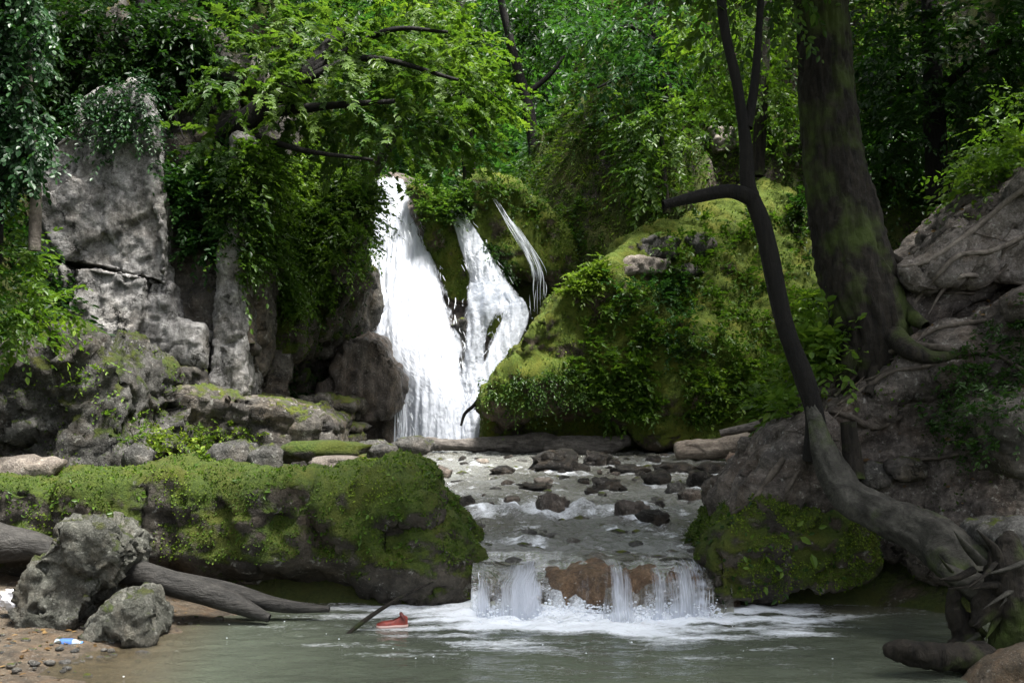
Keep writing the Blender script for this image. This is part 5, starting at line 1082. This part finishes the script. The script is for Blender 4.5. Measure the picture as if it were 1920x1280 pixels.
# ivy curtain at the left edge
iv = thing('ivy_curtain', P(40, 400, 9.2), 'glossy dark ivy curtain hanging at the upper left edge', 'ivy')
n = 2600; u = RS.uniform(-160, 100, n); v = RS.uniform(-260, 390, n); k = u < 85+30*np.sin(v*.03)-(v > 300)*(v-300)*.6
O = np.array([P(a, b, 9.0+RS.uniform(0, .7)) for a, b in zip(u[k], v[k])])
foliage('leaves', sprays(O, np.array([.2, -.6, -.5])+rv(len(O), .5), .22, 9, .06, .5, 'oval', wide=1.35), MAT['ivy'], iv, kind='stuff')
D = []  # unseen canopy added over the ivy, shading the left foreground
for c in ([-5, 6, 7.0], [-6.6, 8.5, 7.6], [-7.5, 12, 9.2]):
    n = 220; O = np.array(c)+unit(rv(n))*np.array([1.7, 1.8, .8])*RS.uniform(.3, 1, n)[:, None]**.5
    D.append(sprays(O, (O-np.array(c))*np.array([1, 1, .3])+rv(n, .6), .55, 12, .14, .3, 'maple'))
foliage('crown', cat(D), MAT['leaf_dark'], iv, kind='stuff')
wood('stem', iv, [P(64, 470, 9.4), P(66, 350, 9.4), P(50, 200, 9.4), P(30, -100, 9.4)], [.05, .05, .06, .06], 'root', 10, 50, .1, .2)
wood('stem', iv, [P(-40, 560, 9.5), P(-20, 350, 9.5), P(0, 100, 9.5), P(-10, -300, 9.5)], [.14, .13, .12, .1], 'bark_black', 12, 50, .1, .2)
# ferns and bright undergrowth at the upper right
plant('fern_bank', 'bright green fern bank above the pale crest at the right edge', scatter_px([(1800, 330), (1860, 260), (1930, 170), (1930, 310), (1850, 370)], 60), 'leaf_bright', .5, 14, .07, 7, droop=.6, cat_='fern', base=-.1)
fb = thing('fern_bush', P(1900, 330, 9.4), 'leafy bush leaning in from the right edge above the bank', 'shrub')
foliage('leaves', blob_sprays([(1890, 260, 9.8, 60, 50, .5), (1940, 200, 9.8, 70, 60, .6), (1840, 320, 9.8, 40, 30, .4)], 120, .35, 11, .06, tier=.15, base=-.1), MAT['leaf_bright'], fb, kind='stuff')
moss_on('moss', BK, 30000, .05, 'yellow green moss fringe along the crest of the bank', 'grass', accept=lambda p, nn: in_poly(uv_of(p), [(1790, 420), (1850, 350), (1930, 290), (1930, 335), (1850, 400), (1800, 440)]))
# undergrowth of the slopes: nobody could count it
GC = GV[GF].mean(1)
def ground_faces(x0, x1, y0, y1, zmin): return GF[(GC[:, 0] > x0) & (GC[:, 0] < x1) & (GC[:, 1] > y0) & (GC[:, 1] < y1) & (GC[:, 2] > zmin)]
def undergrowth(name, label, x0, x1, y0, y1, n, mat, L=.6, m=10, ls=.12, zmin=1.4, base=0.0, gap=-.05):
    acc = lambda p, nn: (p[:, 0] > x0) & (p[:, 0] < x1) & (p[:, 1] > y0) & (p[:, 1] < y1) & (p[:, 2] > zmin) & (fbm(p*.8+n, 3) > gap)
    p, nn = surf(GV, ground_faces(x0, x1, y0, y1, zmin), int(n*1.7), acc); p, nn = p[:n], nn[:n]; d = nn*.6+np.array([0, -.15, .5])+rv(len(p), .55)
    foliage(name, sprays(p, d, L*RS.uniform(.6, 1.4, len(p)), m, ls, .5, base=base), MAT[mat], kind='stuff', label=label, cat='undergrowth')
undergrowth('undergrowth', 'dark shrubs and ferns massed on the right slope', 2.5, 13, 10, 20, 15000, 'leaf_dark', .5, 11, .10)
undergrowth('undergrowth', 'mid green plants scattered over the right slope', 2.2, 9, 12, 21, 4200, 'leaf', .4, 10, .09, gap=.12)
undergrowth('undergrowth', 'mossy green growth on the slope behind the falls', -1, 9, 20, 34, 9000, 'leaf', .4, 9, .10, zmin=4.5, base=-.05, gap=.12)
undergrowth('undergrowth', 'dark bushes on the left slope above the cliff', -14, -3.2, 11, 30, 15000, 'leaf_dark', .55, 10, .12, gap=-.2)
undergrowth('undergrowth', 'dim forest filling the head of the gorge', -15, 18, 30, 62, 16000, 'leaf_cool', 1.3, 9, .30, gap=-.5, base=-.1)
moss_on('moss', (GV, ground_faces(-1.5, 6, 20.5, 33, 4.5)), 60000, .12, 'olive moss and grass on the slope behind the mossy shoulder', 'mossleaf', down=.6, kind='oval', wide=.5)
moss_on('moss', (GV, ground_faces(2.2, 9, 9.5, 20.5, .9)), 40000, .08, 'moss and small leaves on the ground of the right slope', 'mossleaf', base=-.15)
moss_on('moss', (GV, ground_faces(-9, -3, 11, 20, 1.0)), 25000, .08, 'dark moss on the ground of the left slope', 'leaf_dark', base=.1)
plant('leafy_creeper', 'dark leafy creepers over the shaded back wall above the pale cliff', scatter_px([(50, -20), (420, -20), (420, 150), (310, 190), (290, 150), (140, 170), (80, 260)], 190), 'leaf_dark', .5, 10, .10, 6, droop=.7, base=.15, group=L_G)
plant('leafy_creeper', 'dim seedlings and small leaves on the mossy face of the right bank', scatter_px([(1740, 700), (1930, 580), (1930, 740), (1850, 880), (1740, 800)], 90), 'leaf_dark', .16, 8, .04, 5, base=.3)
MAT['litter'] = leafmat('dead_leaf', (0.06, 0.035, 0.015), (0.14, 0.085, 0.035), (0.26, 0.17, 0.07), trans=0.15)
def litter(name, VF, n, size, label, accept=None):
    p, nn = surf(*VF, n, lambda p, q: (q[:, 2] > .35) & (accept(p, q) if accept else True)); m = len(p)
    d = rv(m); d[:, 2] *= .3
    foliage(name, leaves(p+nn*.008, d, nn+rv(m, .25), size*RS.uniform(.5, 1.3, m), RS.uniform(0, 1, m), 'oval'), MAT['litter'], kind='stuff', label=label, cat='leaf litter')
litter('leaf_litter', (SV, SF), 900, .05, 'brown dead leaves strewn on the left sandy shore', lambda p, q: p[:, 2] > .01)
litter('leaf_litter', BK, 2600, .05, 'brown dead leaves caught on the right bank')
litter('leaf_litter', (GV, ground_faces(-6, -1, 9.3, 16, .5)), 1500, .07, 'brown dead leaves on the ground behind the mossy ledge')
